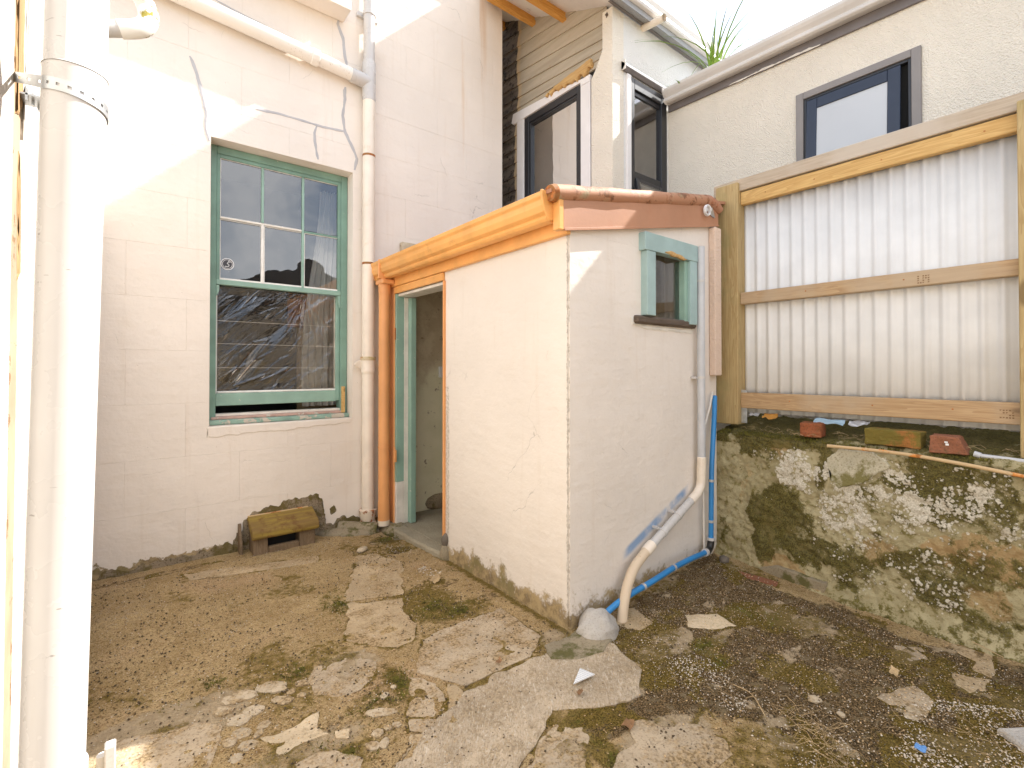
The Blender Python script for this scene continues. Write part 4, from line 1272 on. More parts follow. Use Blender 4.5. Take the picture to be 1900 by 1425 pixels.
# clay drain outlet and damp benching at the foot of the downpipes
drain = thing('drain_outlet', "short open clay drain pipe end below the cream downpipe", 'drain', (1.66, 3.9, 0))
o_ = MB(); rr = .052
P0, P1 = Vector((1.40, 4.06, .035)), Vector((1.655, 3.87, .02))
o_.tube([P0, P1], rr, 20, False).tube([P1, P0], rr - .012, 20, False)
dd = (P1 - P0).normalized(); nx = Vector((0, 0, 1)); nx = (nx - dd * nx.dot(dd)).normalized(); ny = dd.cross(nx)
ring = []
for k in range(20):
    a = 6.2832 * k / 20; q = nx * math.cos(a) + ny * math.sin(a); ring += [P1 + q * rr, P1 + q * (rr - .012)]
o_.add(ring, [(2 * k, 2 * k + 1, (2 * k + 3) % 40, (2 * k + 2) % 40) for k in range(20)])
o_.build('pipe', M['conc_moss'], drain, smooth=True)
MB().tube([P0, P1 - dd * .03], rr - .013, 12).build('shade_plug', M['dark'], drain)  # solid near-black plug stands in for the shade inside the pipe
pebble('benching', (1.46, 3.99, -.01), .28, .10, .055, M['conc_moss'], drain, -.55, 4)
pebble('benching', (1.80, 3.86, -.01), .12, .16, .075, M['conc_moss'], drain, 0, 9)
pebble('stone', tuple((1.387, 3.524)) + (0.01,), .045, .03, .018, M['cobble'], None, .4, 3, label="flat pale stone by the drain outlet puddle", cat="stone")


# ------------------------------------------------------------------ pipes on the house wall
PX, PYc = 1.632, 4.025
dp = thing('drainpipe', "tall cream drainpipe with white top and mossy collar on the cream wall", 'drainpipe', (PX, PYc, 0.05))
MB().tube([(PX, PYc, 3.915), (PX, PYc, 5.45)], .048, 20).build('upper_pipe', M['pvc'], dp, smooth=True)
MB().tube([(PX, PYc, 3.66), (PX, PYc, 3.68), (PX, PYc, 3.99), (PX, PYc, 4.0)], [.052, .056, .056, .052], 20).tube([(PX - .16, PYc, 3.835), (PX, PYc, 3.822)], .058, 18).build('tee_joint', M['pvc'], dp, smooth=True)
MB().tube([(PX, PYc, 1.44), (PX, PYc, 3.659)], .052, 20).build('middle_pipe', M['pvc_paint'], dp, smooth=True)
MB().tube([(PX, PYc, 0.13), (PX, PYc, 1.33)], .052, 20).build('lower_pipe', M['pvc_paint'], dp, smooth=True)
col = MB().tube([(PX, PYc, 1.315), (PX, PYc, 1.325), (PX, PYc, 1.345), (PX, PYc, 1.35), (PX, PYc, 1.43), (PX, PYc, 1.44), (PX, PYc, 1.452)], [.056, .059, .061, .059, .060, .062, .060], 20)
col.build('collar', M['pvc_paint'], dp, smooth=True)
MB().tube([(PX, PYc, 1.425), (PX, PYc, 1.437), (PX, PYc, 1.456)], [.061, .0655, .062], 20).build('moss_ring', M['moss_band'], dp, smooth=True)
for sx in (-1, 1):
    MB().prism([(PX + sx * .055, 1.35), (PX + sx * .10, 1.365), (PX + sx * .115, 1.39), (PX + sx * .10, 1.415), (PX + sx * .055, 1.43)], 'y', PYc + .012, PYc + .03).build('lug', M['pvc_paint'], dp, bevel=.004)
for z in (2.254, 3.185):
    MB().tube([(PX, PYc, z - .008), (PX, PYc, z + .010)], .0535, 20).build('strap', M['rust'], dp, smooth=True)
MB().tube([(PX, PYc, 4.40), (PX, PYc, 4.43)], .0555, 20).box(PX - .09, PX + .09, PYc + .03, PYc + .06, 4.395, 4.43).build('bracket', M['pvc'], dp, smooth=True)
MB().tube([(PX, PYc, .02), (PX, PYc, .045), (PX, PYc, .055), (PX, PYc, .075), (PX, PYc, .09), (PX, PYc, .135), (PX, PYc, .15), (PX, PYc, .155)], [.062, .070, .060, .060, .066, .072, .074, .056], 20).build('rusty_socket', M['iron_old'], dp, smooth=True)
wp = thing('waste_pipe', "white sloping waste pipe with a collar, high on the cream wall", 'pipe', (0.8, PYc, 3.9))
q = lambda x: (x, PYc - .002, 3.838 + .075 * (1.47 - x))
MB().tube([q(-.21), q(1.17)], .056, 20).build('pipe', M['pvc_speck'], wp, smooth=True)
MB().tube([q(1.15), q(1.155), q(1.205), q(1.21)], [.056, .062, .062, .052], 20).build('collar', M['pvc_speck'], wp, smooth=True)
MB().tube([q(1.20), q(1.475)], .051, 20).build('pipe', M['pvc_speck'], wp, smooth=True)


# ------------------------------------------------------------------ near house at the left edge and its big pipe
near = thing('house', "sunlit white wall corner with peeling timber edge at the far left", 'house', (-0.3, 1.5, 0))
def shear(mb):
    mb.v = [(x, y + .030 * (z - 1.2) if y > 1.4 and y < 2 else y, z) for x, y, z in mb.v]
    return mb
shear(MB().box(-0.6, -0.1995, -4.0, 1.522, -0.05, 3.2)).build('white_board', M['white_wall'], near, bevel=.003)
shear(MB().box(-0.6, -0.1990, 1.523, 1.612, -0.05, 3.2)).build('timber_edge', paint("shaded_edge_tan", (0.40, 0.30, 0.20), 0.7, 0.2, 6, chip=(0.22, 0.13, 0.06), chip_th=0.60, chip_scale=9), near, bevel=.003)  # tan puts the edge's shadow side into its colour; brown chips are peeling
shear(MB().box(-0.6, -0.2010, 1.613, 4.089, -0.05, 3.2)).build('wall', M['white_wall'], near)
slab('peeled_patch', [(1.56, 1.92), (1.64, 1.98), (1.66, 2.06), (1.72, 2.22), (1.77, 2.6), (1.57, 2.7)], lambda u, v, h: Vector((-0.1995 + h, u, v)), .004, M['oldwood'], near, amp=.02, ds=.02, label="bare timber where paint has peeled away")
slab('paint_flake', [(1.64, 1.9), (1.665, 2.05), (1.70, 2.3), (1.665, 2.4), (1.645, 2.1)], lambda u, v, h: Vector((-0.2000 + h, u, v)), .006, M['white_wall'], near, amp=.012, ds=.02)
slab('peeled_patch', [(1.60, 1.55), (1.635, 1.58), (1.64, 1.75), (1.62, 1.86), (1.60, 1.86)], lambda u, v, h: Vector((-0.2012 + h, u, v)), .005, M['oldwood'], near, amp=.012, ds=.02)

soil = thing('soil_pipe', "large smooth white soil pipe standing close at the left", 'pipe', (-.108, 1.315, 0))
def sp(z):
    t = (z - .6) / 1.4
    return (-.1042 + .0265 * t, 1.302 - .036 * t, z)
MB().tube([sp(.52), sp(1.925)], .0485, 48).build('pipe', M['pvc'], soil, smooth=True)
MB().tube([sp(1.926), sp(1.93), sp(2.9)], [.0498, .0470, .0470], 48).build('pipe', M['pvc'], soil, smooth=True)
MB().tube([sp(-.05), sp(.555), sp(.568), sp(.57)], [.0530, .0530, .0525, .0487], 48).build('socket', M['pvc'], soil, smooth=True)
# galvanised perforated strap round the pipe
strap = MB()
def strap_pts(path, w, hole=True):
    n = len(path); rows = [-.5, -.28, -.12, .12, .28, .5]
    v = []
    for p in path:
        for r_ in rows: v.append((p[0], p[1], p[2] + r_ * w))
    f = []
    for i in range(n - 1):
        for k in range(5):
            if hole and ((k == 2 and i % 6 in (2, 3)) or (k in (1, 3) and i % 6 == 5 and False)): continue
            f.append((i * 6 + k, (i + 1) * 6 + k, (i + 1) * 6 + k + 1, i * 6 + k + 1))
    strap.add(v, f)
path = []
cc = sp(1.87)
for i in range(61):
    a = math.radians(203 + (400 - 203) * i / 60)      # round the camera side
    path.append((cc[0] + .0503 * math.cos(a), cc[1] + .0503 * math.sin(a), 1.885 - .03 * i / 60))
start = (-.1985, 1.55, 2.01)
lead = [tuple(Vector(start).lerp(Vector(path[2]), i / 16)) for i in range(16)]
strap_pts(lead + path[2:], .0235)
so = strap.build('pipe_strap', M['galv'], None, "perforated galvanised strap wrapped round the large white pipe", 'strap')
sol = so.modifiers.new('thickness', 'SOLIDIFY'); sol.thickness = .0012; sol.offset = 0
st2 = MB()
wbc = Vector((-0.176, 1.616, 1.993))
for i in range(3):
    st2.box(wbc.x - .010 + .008 * i, wbc.x - .006 + .008 * i, wbc.y - .03 + .022 * i, wbc.y - .016 + .022 * i, wbc.z - .014, wbc.z + .014)
st2.box(wbc.x - .030, wbc.x + .022, wbc.y - .030, wbc.y + .035, wbc.z - .002, wbc.z + .002)
st2.build('wall_bracket', M['galv'], None, "short perforated metal tab behind the large white pipe", 'bracket')
el = thing('waste_pipe', "short white elbow pipe with moss specks beside the large pipe top", 'pipe', (0.025, 1.326, 2.110))
MB().tube([(-0.076, 1.330, 2.053), (0.003, 1.331, 2.086)], .0165, 18).build('stub', M['pvc'], el, smooth=True)
MB().tube([(-0.014, 1.332, 2.079), (-0.008, 1.331, 2.081)] + arc((0.003, 1.331, 2.086), (0.051, 1.331, 2.105), (0.030, 1.347, 2.162), 8), .0190, 20).build('elbow', M['pvc_moss'], el, smooth=True)
MB().tube([(0.032, 1.345, 2.158), (0.016, 1.332, 2.171), (-0.034, 1.321, 2.172)], .0180, 18).build('branch', M['pvc_moss'], el, smooth=True)
br = thing('pipe_bracket', "small white plastic bracket standing by the foot of the large pipe", 'bracket', (-.03, 2.0, 0))
b0 = Vector((-0.050, 2.104, 0.079)); b1 = Vector((-0.027, 2.085, 0.106))
MB().tube([b0 + Vector((0, 0, -.5)), b0], .016, 12).build('post', M['pvc'], br, smooth=True)
MB().box(b1.x - .018, b1.x + .012, b1.y - .02, b1.y + .02, -.05, b1.z + .012).build('channel', M['pvc'], br, bevel=.004)


# ------------------------------------------------------------------ outhouse
def OF(d=0.0):      # on the door face, heights towards the yard
    return lambda u, v, h: Vector((XF - d - h, u, v))


def OS(d=0.0):      # on the side face
    return lambda u, v, h: Vector((u, YS - d - h, v))


out = thing('outhouse', "small cream lean-to outhouse with open green doorway and orange eaves", 'outhouse', (1.85, 2.6, 0))
DY0, DY1, DZ = 3.035, 3.800, 1.988
WX0, WX1, WZ0, WZ1 = 2.50, 2.845, 1.672, 2.070
front = MB()
front.prism([(XF, YS), (WX0, YS), (WX0, YS + .13), (XF + .14, YS + .13), (XF + .14, DY0), (XF, DY0)], 'z', -.05, 2.075)
front.prism([(XF, 2.0755), (XF, 2.11), (WX0, 2.215), (WX0, 2.0755)], 'y', YS, YS + .13)
front.box(XF, XF + .14, DY1 + .05, 4.085, -.05, 2.075)
front.build('front_wall', M['outhouse'], out, bevel=.009, seg=2, only=lambda a, b: abs(a.x - XF) + abs(b.x - XF) + abs(a.y - YS) + abs(b.y - YS) < .01 and abs(a.z - b.z) > 1)
MB().box(XF + .002, XF + .14, DY0, DY1 + .05, 2.045, 2.075).build('lintel', M['outhouse'], out)
sd = MB()
sd.prism([(WX1, -.05), (WX1, 2.28), (3.275, 2.37), (3.275, -.05)], 'y', YS, YS + .13)
sd.prism([(WX0, -.05), (WX0, WZ0 - .04), (WX1, WZ0 - .04), (WX1, -.05)], 'y', YS, YS + .13)
sd.prism([(WX0, WZ1 + .04), (WX0, 2.215), (WX1, 2.28), (WX1, WZ1 + .04)], 'y', YS, YS + .13)
sd.build('side_wall', M['outhouse'], out)
# inside: plaster back wall, floor, far walls, ceiling
MB().box(1.95, 3.40, 4.03, 4.086, -.02, 2.5).build('inner_wall', M['interior'], out)
MB().box(3.30, 3.40, 1.92, 4.029, -.02, 2.6).build('inner_wall', M['interior'], out)
MB().box(XF + .05, 3.299, 1.92, 4.028, -.06, .042).build('floor', M['step'], out)
pebble('plaster_lump', (2.36, 4.02, .10), .17, .05, .09, M['peel'], out, 0, 5)
stp = slab('door_step', [(1.765, 3.03), (1.86, 3.03), (1.86, 3.80), (1.740, 3.86), (1.735, 3.5)], lambda u, v, h: Vector((u, v, h)), .040, M['step'], out, amp=.012, ds=.02, base=-.08, inset=.01)
MB().box(2.32, 2.42, 4.005, 4.029, 1.27, 1.375).build('light_switch', M['white_pl'], out, bevel=.005)
MB().box(2.355, 2.385, 4.001, 4.0045, 1.31, 1.335).build('switch_rocker', M['sticker_w'], out, bevel=.001)
MB().prism([(1.95, 2.24), (3.29, 2.46), (3.29, 2.48), (1.95, 2.26)], 'y', 1.92, 4.02).build('bounce_ceiling', M['soffit'], out)  # unseen pale ceiling, added to bounce light into the dark interior
# door frame
MB().box(XF - .022, XF - .001, DY1 + .03, DY1 + .135, 0.03, 2.045).build('architrave', M['orange_d'], out, bevel=.003)
MB().box(XF - .024, XF - .001, DY0 - .005, DY1 + .029, DZ, 2.045).build('architrave', M['orange'], out, bevel=.003)
MB().box(XF - .018, XF + .06, DY0 - .016, DY0 - .001, 0.03, DZ - .001).build('jamb_edge', M['orange_d'], out, bevel=.002)
MB().box(XF + .002, XF + .139, DY0 + .001, DY1, DZ - .024, DZ - .001).build('frame_head', M['white_worn'], out, bevel=.003)
jm = MB().box(XF - .012, XF + .058, DY1 + .001, DY1 + .048, 0.40, DZ - .002).build('jamb', M['green_l'], out, bevel=.002)
MB().box(XF - .012, XF + .058, DY1 + .001, DY1 + .048, 0.045, 0.399).build('jamb', M['white_worn'], out, bevel=.004, label="lower jamb with the green paint gone")
MB().box(XF - .0155, XF - .0122, DY1 + .012, DY1 + .04, 1.60, 1.70).build('hinge', M['rust'], jm, bevel=.001)
MB().box(XF + .0585, XF + .0685, DY1 - .001, DY1 + .03, .045, DZ - .025).box(XF + .069, XF + .098, DY1 + .004, DY1 + .045, .045, DZ - .025).build('door_stop', M['white_worn'], out, bevel=.002)
MB().box(XF + .099, XF + .148, DY1 - .045, DY1 + .045, .045, DZ - .03).build('door_edge', M['green_l'], out, bevel=.003)
pebble('wall_stone', (XF + .01, DY0 - .02, .02), .06, .05, .09, M['conc_moss'], out, 0, 12)
pebble('wall_stone', (XF - .0, DY0 - .02, .13), .028, .034, .055, M['stone'], out, 0, 13)
# fascia and gutter over the door
MB().box(XF - .034, XF - .002, YS - .02, 3.955, 2.047, 2.180).build('fascia', M['orange'], out, bevel=.003)
gprof = [(1.764, 2.245), (1.764, 2.120), (1.722, 2.104), (1.684, 2.108), (1.672, 2.122), (1.676, 2.136), (1.652, 2.150), (1.640, 2.180), (1.644, 2.212), (1.632, 2.226), (1.632, 2.250), (1.640, 2.252), (1.650, 2.215), (1.690, 2.130), (1.752, 2.130), (1.756, 2.245)]
gp = [(a, b) for a, b in gprof]
g_ = MB().prism(gp, 'y', 1.815, 3.985)
gut = g_.build('gutter', M['orange'], out, bevel=.0025)
MB().prism([(1.764, 2.245), (1.764, 2.120), (1.684, 2.105), (1.668, 2.122), (1.650, 2.150), (1.637, 2.180), (1.628, 2.226), (1.628, 2.256)], 'y', 1.800, 1.8145).build('gutter_end', M['orange'], gut, bevel=.003)
MB().prism([(1.764, 2.245), (1.764, 2.110), (1.684, 2.103), (1.668, 2.122), (1.650, 2.150), (1.637, 2.180), (1.628, 2.226), (1.628, 2.256)], 'y', 3.9855, 4.000).build('gutter_end', M['orange'], gut, bevel=.003)
MB().box(1.626, 1.690, 3.80, 3.812, 2.098, 2.258).build('gutter_joint', M['orange_d'], gut, bevel=.004)
ds_ = MB(); ds_.prism([(1.655, 3.79), (1.765, 3.79), (1.765, 3.935), (1.655, 3.935)], 'z', 2.060, 2.102)
ds_.build('gutter_outlet', M['orange_d'], gut, bevel=.008)
# roof sheet rising away from the gutter, barge board and weathered roll along its edge
def rz(x): return 2.235 + .176 * (x - 1.66)
roof = MB().prism([(1.655, rz(1.655)), (3.47, rz(3.47)), (3.47, rz(3.47) + .02), (1.655, rz(1.655) + .02)], 'y', 1.76, 4.088)
roof.build('roof', M['roof'], out)
def bz(x): return 2.052 + .1975 * (x - 1.702)
MB().prism([(1.735, bz(1.735)), (3.262, bz(3.262)), (3.262, bz(3.262) + .150), (1.735, bz(1.735) + .165)], 'y', 1.756, 1.783).build('barge_board', M['terra'], out, bevel=.003)
MB().prism([(1.742, bz(1.742) - .006), (3.262, bz(3.262) - .006), (3.262, bz(3.262) + .008), (1.742, bz(1.742) + .008)], 'y', 1.752, 1.7555).build('barge_bead', M['terra'], out, bevel=.001)
MB().box(1.702, 1.7345, 1.752, 1.80, 2.056, 2.21).build('barge_return', M['orange'], out, bevel=.003)
def rc(x): return (x, 1.778, bz(x) + .190 - .010 * (x - 1.7))
rpts = [rc(1.69 + (3.10 - 1.69) * i / 12) for i in range(13)]
MB().tube(rpts, [.044 + .002 * math.sin(i * 2.1) for i in range(13)], 20).build('ridge_roll', M['roll'], out, smooth=True)
MB().tube([rc(1.662), rc(1.6885)], [.040, .046], 20).build('roll_end', M['rust'], out, smooth=True)
MB().tube([rc(3.101), (3.15, 1.775, rc(3.15)[2] - .006), (3.22, 1.765, rc(3.2)[2] - .028), (3.27, 1.75, rc(3.2)[2] - .06)], [.045, .047, .040, .028], 16).build('roll_end', M['roof'], out, smooth=True, label="bent rusty end of the roll by the fence post")
slab('torn_flashing', [(3.10, 2.44), (3.17, 2.47), (3.20, 2.40), (3.14, 2.415)], OS(.035), .004, M['galv'], out, amp=.01, ds=.02)
# small side window
wn = MB()
wn.box(2.392, 2.962, 1.737, 1.79, WZ1 - .012, 2.165)
window2 = wn.build('window', M['green_b'], out, bevel=.003, label="tiny window with a thick blue-green frame and rotten sill")
MB().box(2.412, 2.498, 1.739, 1.83, 1.672, WZ1 - .013).build('frame_side', M['green_b'], window2, bevel=.003)
MB().box(2.875, 2.957, 1.739, 1.83, 1.642, WZ1 - .013).build('frame_side', M['green_b'], window2, bevel=.003)
MB().box(2.838, 2.8745, 1.758, 1.83, 1.655, WZ1 - .013).build('frame_bead', M['green_l'], window2, bevel=.003)
MB().add([(2.498, 1.800, 1.66), (2.84, 1.800, 1.66), (2.84, 1.800, 2.07), (2.498, 1.800, 2.07)], [(0, 1, 2, 3)]).build('pane', M['glass_clear'], window2)
slab('broken_wood', [(2.585, 2.068), (2.66, 2.078), (2.745, 2.082), (2.83, 2.055), (2.80, 2.045), (2.70, 2.055)], OS(.048), .006, M['splinter'], window2, amp=.010, ds=.012, base=-.01)
MB().box(2.335, 2.975, 1.752, 1.84, 1.620, 1.668).build('sill', M['rotwood'], window2, bevel=.012)
slab('sill_hole', [(2.305, 1.66), (2.42, 1.668), (2.45, 1.625), (2.40, 1.605), (2.315, 1.612)], OS(), .004, M['white_worn'], window2, amp=.012, ds=.012)
slab('sill_patch', [(2.33, 1.615), (2.70, 1.612), (2.975, 1.612), (2.96, 1.585), (2.70, 1.590), (2.45, 1.593)], OS(), .005, M['white_worn'], window2, amp=.014, ds=.012)
MB().box(2.45, 2.95, 3.1, 3.12, .1, 2.2).build('inner_board', M['oldwood'], out)
# stuccoed strip covering the corner beside the fence post
MB().box(3.178, 3.262, 1.735, 1.784, 1.305, 2.335).build('cover_strip', stucco_mat("pink_stucco", (0.72, 0.56, 0.45), 70, .6), out, bevel=.006)

od = thing('downpipe', "orange downpipe from the outhouse gutter outlet", 'downpipe', (1.705, 3.862, .05))
MB().tube([(1.705, 3.862, .09), (1.705, 3.862, .72), (1.705, 3.862, 2.06)], .0465, 20).build('pipe', M['orange_d'], od, smooth=True)
MB().tube([(1.705, 3.862, .062), (1.705, 3.862, .24)], .0485, 20).build('shoe', M['orange_d'], od, smooth=True)
MB().tube([(1.705, 3.862, .045), (1.705, 3.862, .088)], .0492, 20).build('bare_end', M['iron_old'], od, smooth=True)
MB().tube([(1.705, 3.862, .69), (1.705, 3.862, .70)], .0500, 20).build('strap', M['orange_d'], od, smooth=True)
MB().tube([(1.705, 3.862, 1.99), (1.705, 3.862, 2.058)], .0490, 20).build('collar', M['orange_d'], od, smooth=True)
MB().box(1.755, 1.776, 3.765, 3.80, .575, .675).box(1.762, 1.768, 3.775, 3.79, .675, .70).build('bracket_block', M['orange_d'], od, bevel=.006)
# white coil on the barge board near the post
co = MB()
ctr = (3.075, 1.735, 2.425)
co.tube([(ctr[0] + .033 * math.cos(a), ctr[1] - .01 + .004 * a / 3, ctr[2] + .033 * math.sin(a)) for a in [i * .35 for i in range(40)]], .006, 8)
co.tube([(ctr[0], 1.756, ctr[2] + .02), (ctr[0] - .01, 1.728, ctr[2])], .009, 10)
co.build('cable_coil', M['white_pl'], None, "small white cable coil clipped to the terracotta barge board", 'cable', smooth=True)

# ------------------------------------------------------------------ pipes beside the outhouse
gp_ = thing('drainpipe', "grey and white waste pipe bent across the outhouse side wall", 'drainpipe', (2.98, 1.735, .75))
MB().tube([(2.992, 1.735, .765), (2.992, 1.735, 2.165)], .0250, 18).build('upper_pipe', M['pvc_grey'], gp_, smooth=True)
for z in (1.935, 1.295):
    MB().tube([(2.992, 1.735, z - .008), (2.992, 1.735, z + .008)], .0275, 18).box(2.945, 2.985, 1.745, 1.783, z - .008, z + .006).build('clip', M['pvc'], gp_, smooth=True)
MB().tube([(2.992, 1.735, .770), (2.992, 1.735, .764), (2.989, 1.735, .66), (2.985, 1.735, .60)] , [.024, .030, .0295, .0285], 18).build('coupling', M['pvc_paint'], gp_, smooth=True)
MB().tube([(2.986, 1.735, .615)] + arc((2.985, 1.735, .60), (2.980, 1.735, .545), (2.86, 1.735, .500), 8), .0285, 18).build('elbow', M['pvc_paint'], gp_, smooth=True)
MB().tube([(2.875, 1.735, .506), (2.40, 1.725, .305)], .0255, 18).build('sloping_pipe', M['pvc'], gp_, smooth=True)
for t in (.36, .70):
    p0 = Vector((2.875, 1.735, .506)); p1 = Vector((2.40, 1.725, .305)); c_ = p0.lerp(p1, t); d_ = (p1 - p0).normalized()
    MB().tube([c_ - d_ * .009, c_ + d_ * .009], .0285, 18).box(c_.x - .030, c_.x - .012, c_.y + .01, 1.783, c_.z + .022, c_.z + .034).build('clip', M['pvc'], gp_, smooth=True)
MB().tube([(2.435, 1.726, .320), (2.43, 1.726, .318), (2.37, 1.724, .292), (2.365, 1.724, .290)], [.026, .0315, .0315, .027], 18).build('socket', M['pvc_paint'], gp_, smooth=True)
MB().tube(spline([(2.372, 1.724, .294), (2.25, 1.715, .232), (2.165, 1.70, .150), (2.105, 1.68, .05), (2.075, 1.665, -.04)], 6), .0275, 18).build('lower_pipe', M['beige_pipe'], gp_, smooth=True)
# blue water main
bl = thing('water_pipe', "bright blue water pipe with black elbow running down and along the outhouse foot", 'water pipe', (3.1, 1.73, .1))
MB().tube(spline([(3.225, 1.77, 1.16), (3.175, 1.745, 1.05), (3.125, 1.728, .86), (3.10, 1.725, .67), (3.088, 1.722, .45), (3.078, 1.72, .20)], 6), .0165, 16).build('pipe', M['blue_pipe'], bl, smooth=True)
MB().tube([(3.078, 1.72, .215)] + arc((3.078, 1.72, .20), (3.075, 1.72, .145), (3.01, 1.71, .145), 6) + [(2.985, 1.708, .147)], .0225, 16).build('elbow', M['black_pl'], bl, smooth=True)
for p0, p1 in (((3.078, 1.72, .205), (3.078, 1.72, .222)), ((3.0, 1.709, .146), (2.978, 1.707, .148))):
    MB().tube([p0, p1], .0250, 16).build('nut', M['pvc'], bl, smooth=True)
MB().tube(spline([(2.985, 1.708, .147), (2.78, 1.700, .152), (2.58, 1.69, .150), (2.38, 1.685, .132), (2.2, 1.70, .105), (2.07, 1.71, .075), (1.975, 1.715, .035), (1.92, 1.71, -.02)], 6), .0165, 16).build('pipe', M['blue_pipe'], bl, smooth=True)
for (c_, d_) in (((3.094, 1.724, .60), (0, 0, 1)), ((3.082, 1.721, .33), (0, 0, 1)), ((2.60, 1.691, .151), (1, 0, 0)), ((2.30, 1.69, .120), (1, .0, .2))):
    c_ = Vector(c_); d_ = Vector(d_).normalized()
    MB().tube([c_ - d_ * .008, c_ + d_ * .008], .0195, 14).build('clip', M['clip'], bl, smooth=True)
MB().tube(spline([(3.19, 1.765, 1.19), (3.13, 1.755, 1.08), (3.06, 1.757, .93), (3.045, 1.757, .72), (3.043, 1.752, .45), (3.035, 1.745, .14)], 6), .006, 8).build('cable', M['cable'], None, "thin cream cable between the grey waste pipe and blue water pipe", 'cable', smooth=True)
# mortar mound at the outhouse corner
mound = MB()
md = bpy.data.meshes.new('mortar_mound'); bm = bmesh.new()
bmesh.ops.create_icosphere(bm, subdivisions=4, radius=1)
for v in bm.verts:
    n = float(fbm(v.co.x * 2 + 3, v.co.y * 2 + v.co.z * 1.5, 4)) - .5
    f = 1 + .5 * n
    v.co = Vector((v.co.x * .115 * f, v.co.y * .105 * f, v.co.z * .105 * f))
bm.to_mesh(md); bm.free(); md.shade_smooth()
tag(link_mesh('mortar_mound', md, M['mound'], None, Vector((1.905, 1.690, .0))), "rough grey mortar mound at the outhouse corner", 'mortar')
slab('mortar_skirt', [(1.603, 1.757), (1.735, 1.742), (1.926, 1.754), (1.945, 1.607), (1.787, 1.542), (1.644, 1.580), (1.546, 1.658)], g3, .012, M['conc_moss'], ground, amp=.012)

# ------------------------------------------------------------------ retaining wall, bricks, rod, litter
ret = thing('retaining_wall', "mossy lichen covered concrete retaining wall below the fence", 'wall', (3.3, .5, 0))
RW = []      # blobs: (y, z), ry, rz, strength
WHITE = [((1.344, 0.786), .14, .08, .8), ((1.250, 0.699), .16, .07, .9), ((1.444, 0.772), .06, .05, .7), ((1.018, 0.770), .09, .10, 1.0), ((0.965, 0.686), .09, .06, .9), ((1.020, 0.582), .14, .1, .8), ((0.863, 0.615), .2, .12, .95), ((0.813, 0.803), .12, .07, .7), ((0.721, 0.559), .14, .09, .85), ((0.915, 0.422), .16, .08, .6), ((0.546, 0.709), .12, .06, .6), ((0.486, 0.642), .14, .08, .8), ((0.373, 0.565), .12, .1, .6), ((0.630, 0.804), .08, .04, .45), ((0.371, 0.797), .12, .06, .45), ((1.076, 0.348), .1, .08, .5), ((0.633, 0.357), .07, .04, .5)]
MOSSW = [((1.443, 0.947), .30, .05, .9), ((1.513, 0.833), .10, .10, .75), ((1.159, 0.877), .25, .06, .8), ((1.314, 0.418), .17, .20, 1.0), ((1.192, 0.283), .20, .14, 1.0), ((1.413, 0.221), .09, .16, .9), ((1.102, 0.756), .07, .1, .8), ((0.674, 0.768), .15, .10, 1.0), ((0.588, 0.646), .10, .12, .9), ((0.408, 0.738), .12, .10, .7), ((0.352, 0.851), .10, .06, .7), ((0.410, 0.581), .1, .12, .7), ((0.916, 0.210), .14, .12, .7), ((0.677, 0.287), .14, .10, .75), ((0.549, 0.247), .18, .12, .7), ((0.374, 0.334), .14, .12, .6), ((0.862, 0.825), .3, .03, .6), ((0.994, 0.339), .08, .12, .6), ((1.738, 0.205), .06, .08, .45), ((1.678, 0.738), .05, .07, .35)]
TAN = [((1.285, 0.090), .2, .05, .8), ((0.816, 0.330), .08, .12, .6), ((0.488, 0.402), .14, .08, .9), ((0.320, 0.403), .12, .1, .8), ((1.376, 0.884), .07, .05, .7), ((0.376, 0.180), .15, .08, .6), ((1.586, 0.570), .03, .18, .5)]


def ret_fn(U, V):
    """U runs along the wall (y), V up the face and back over the ledge"""
    top = .90
    face = V <= top
    zz = np.where(face, V, top + .01 + (V - top) * .14)
    xx = np.where(face, 3.26 + .02 * V, 3.278 + (V - top))
    n = (fbm(U * 4 + 3, V * 4) - .5) * .05 + (fbm(U * 13, V * 13) - .5) * .03 + (fbm(U * 40, V * 40, 3) - .5) * .012
    xx = xx - np.where(face, n, n * .3)
    rim = np.exp(-((V - top) / .02) ** 2)
    zz = zz + np.where(face, 0, n * .9) - rim * .012
    mk = ret_mask(U, V)
    rel = mk[..., 0] * (.2 + fbm(U * 60, V * 60, 3)) * .014 + (mk[..., 1] > .5) * .004 + np.where(fbm(U * 45 + 7, V * 45, 2) > .66, -.006, 0)
    xx = xx - np.where(face, rel, 0)
    zz = zz + np.where(face, 0, rel * .8)
    foot = np.clip(1 - V / .14, 0, 1)
    xx = xx - foot * foot * .05
    return np.stack([xx, U, zz], -1)


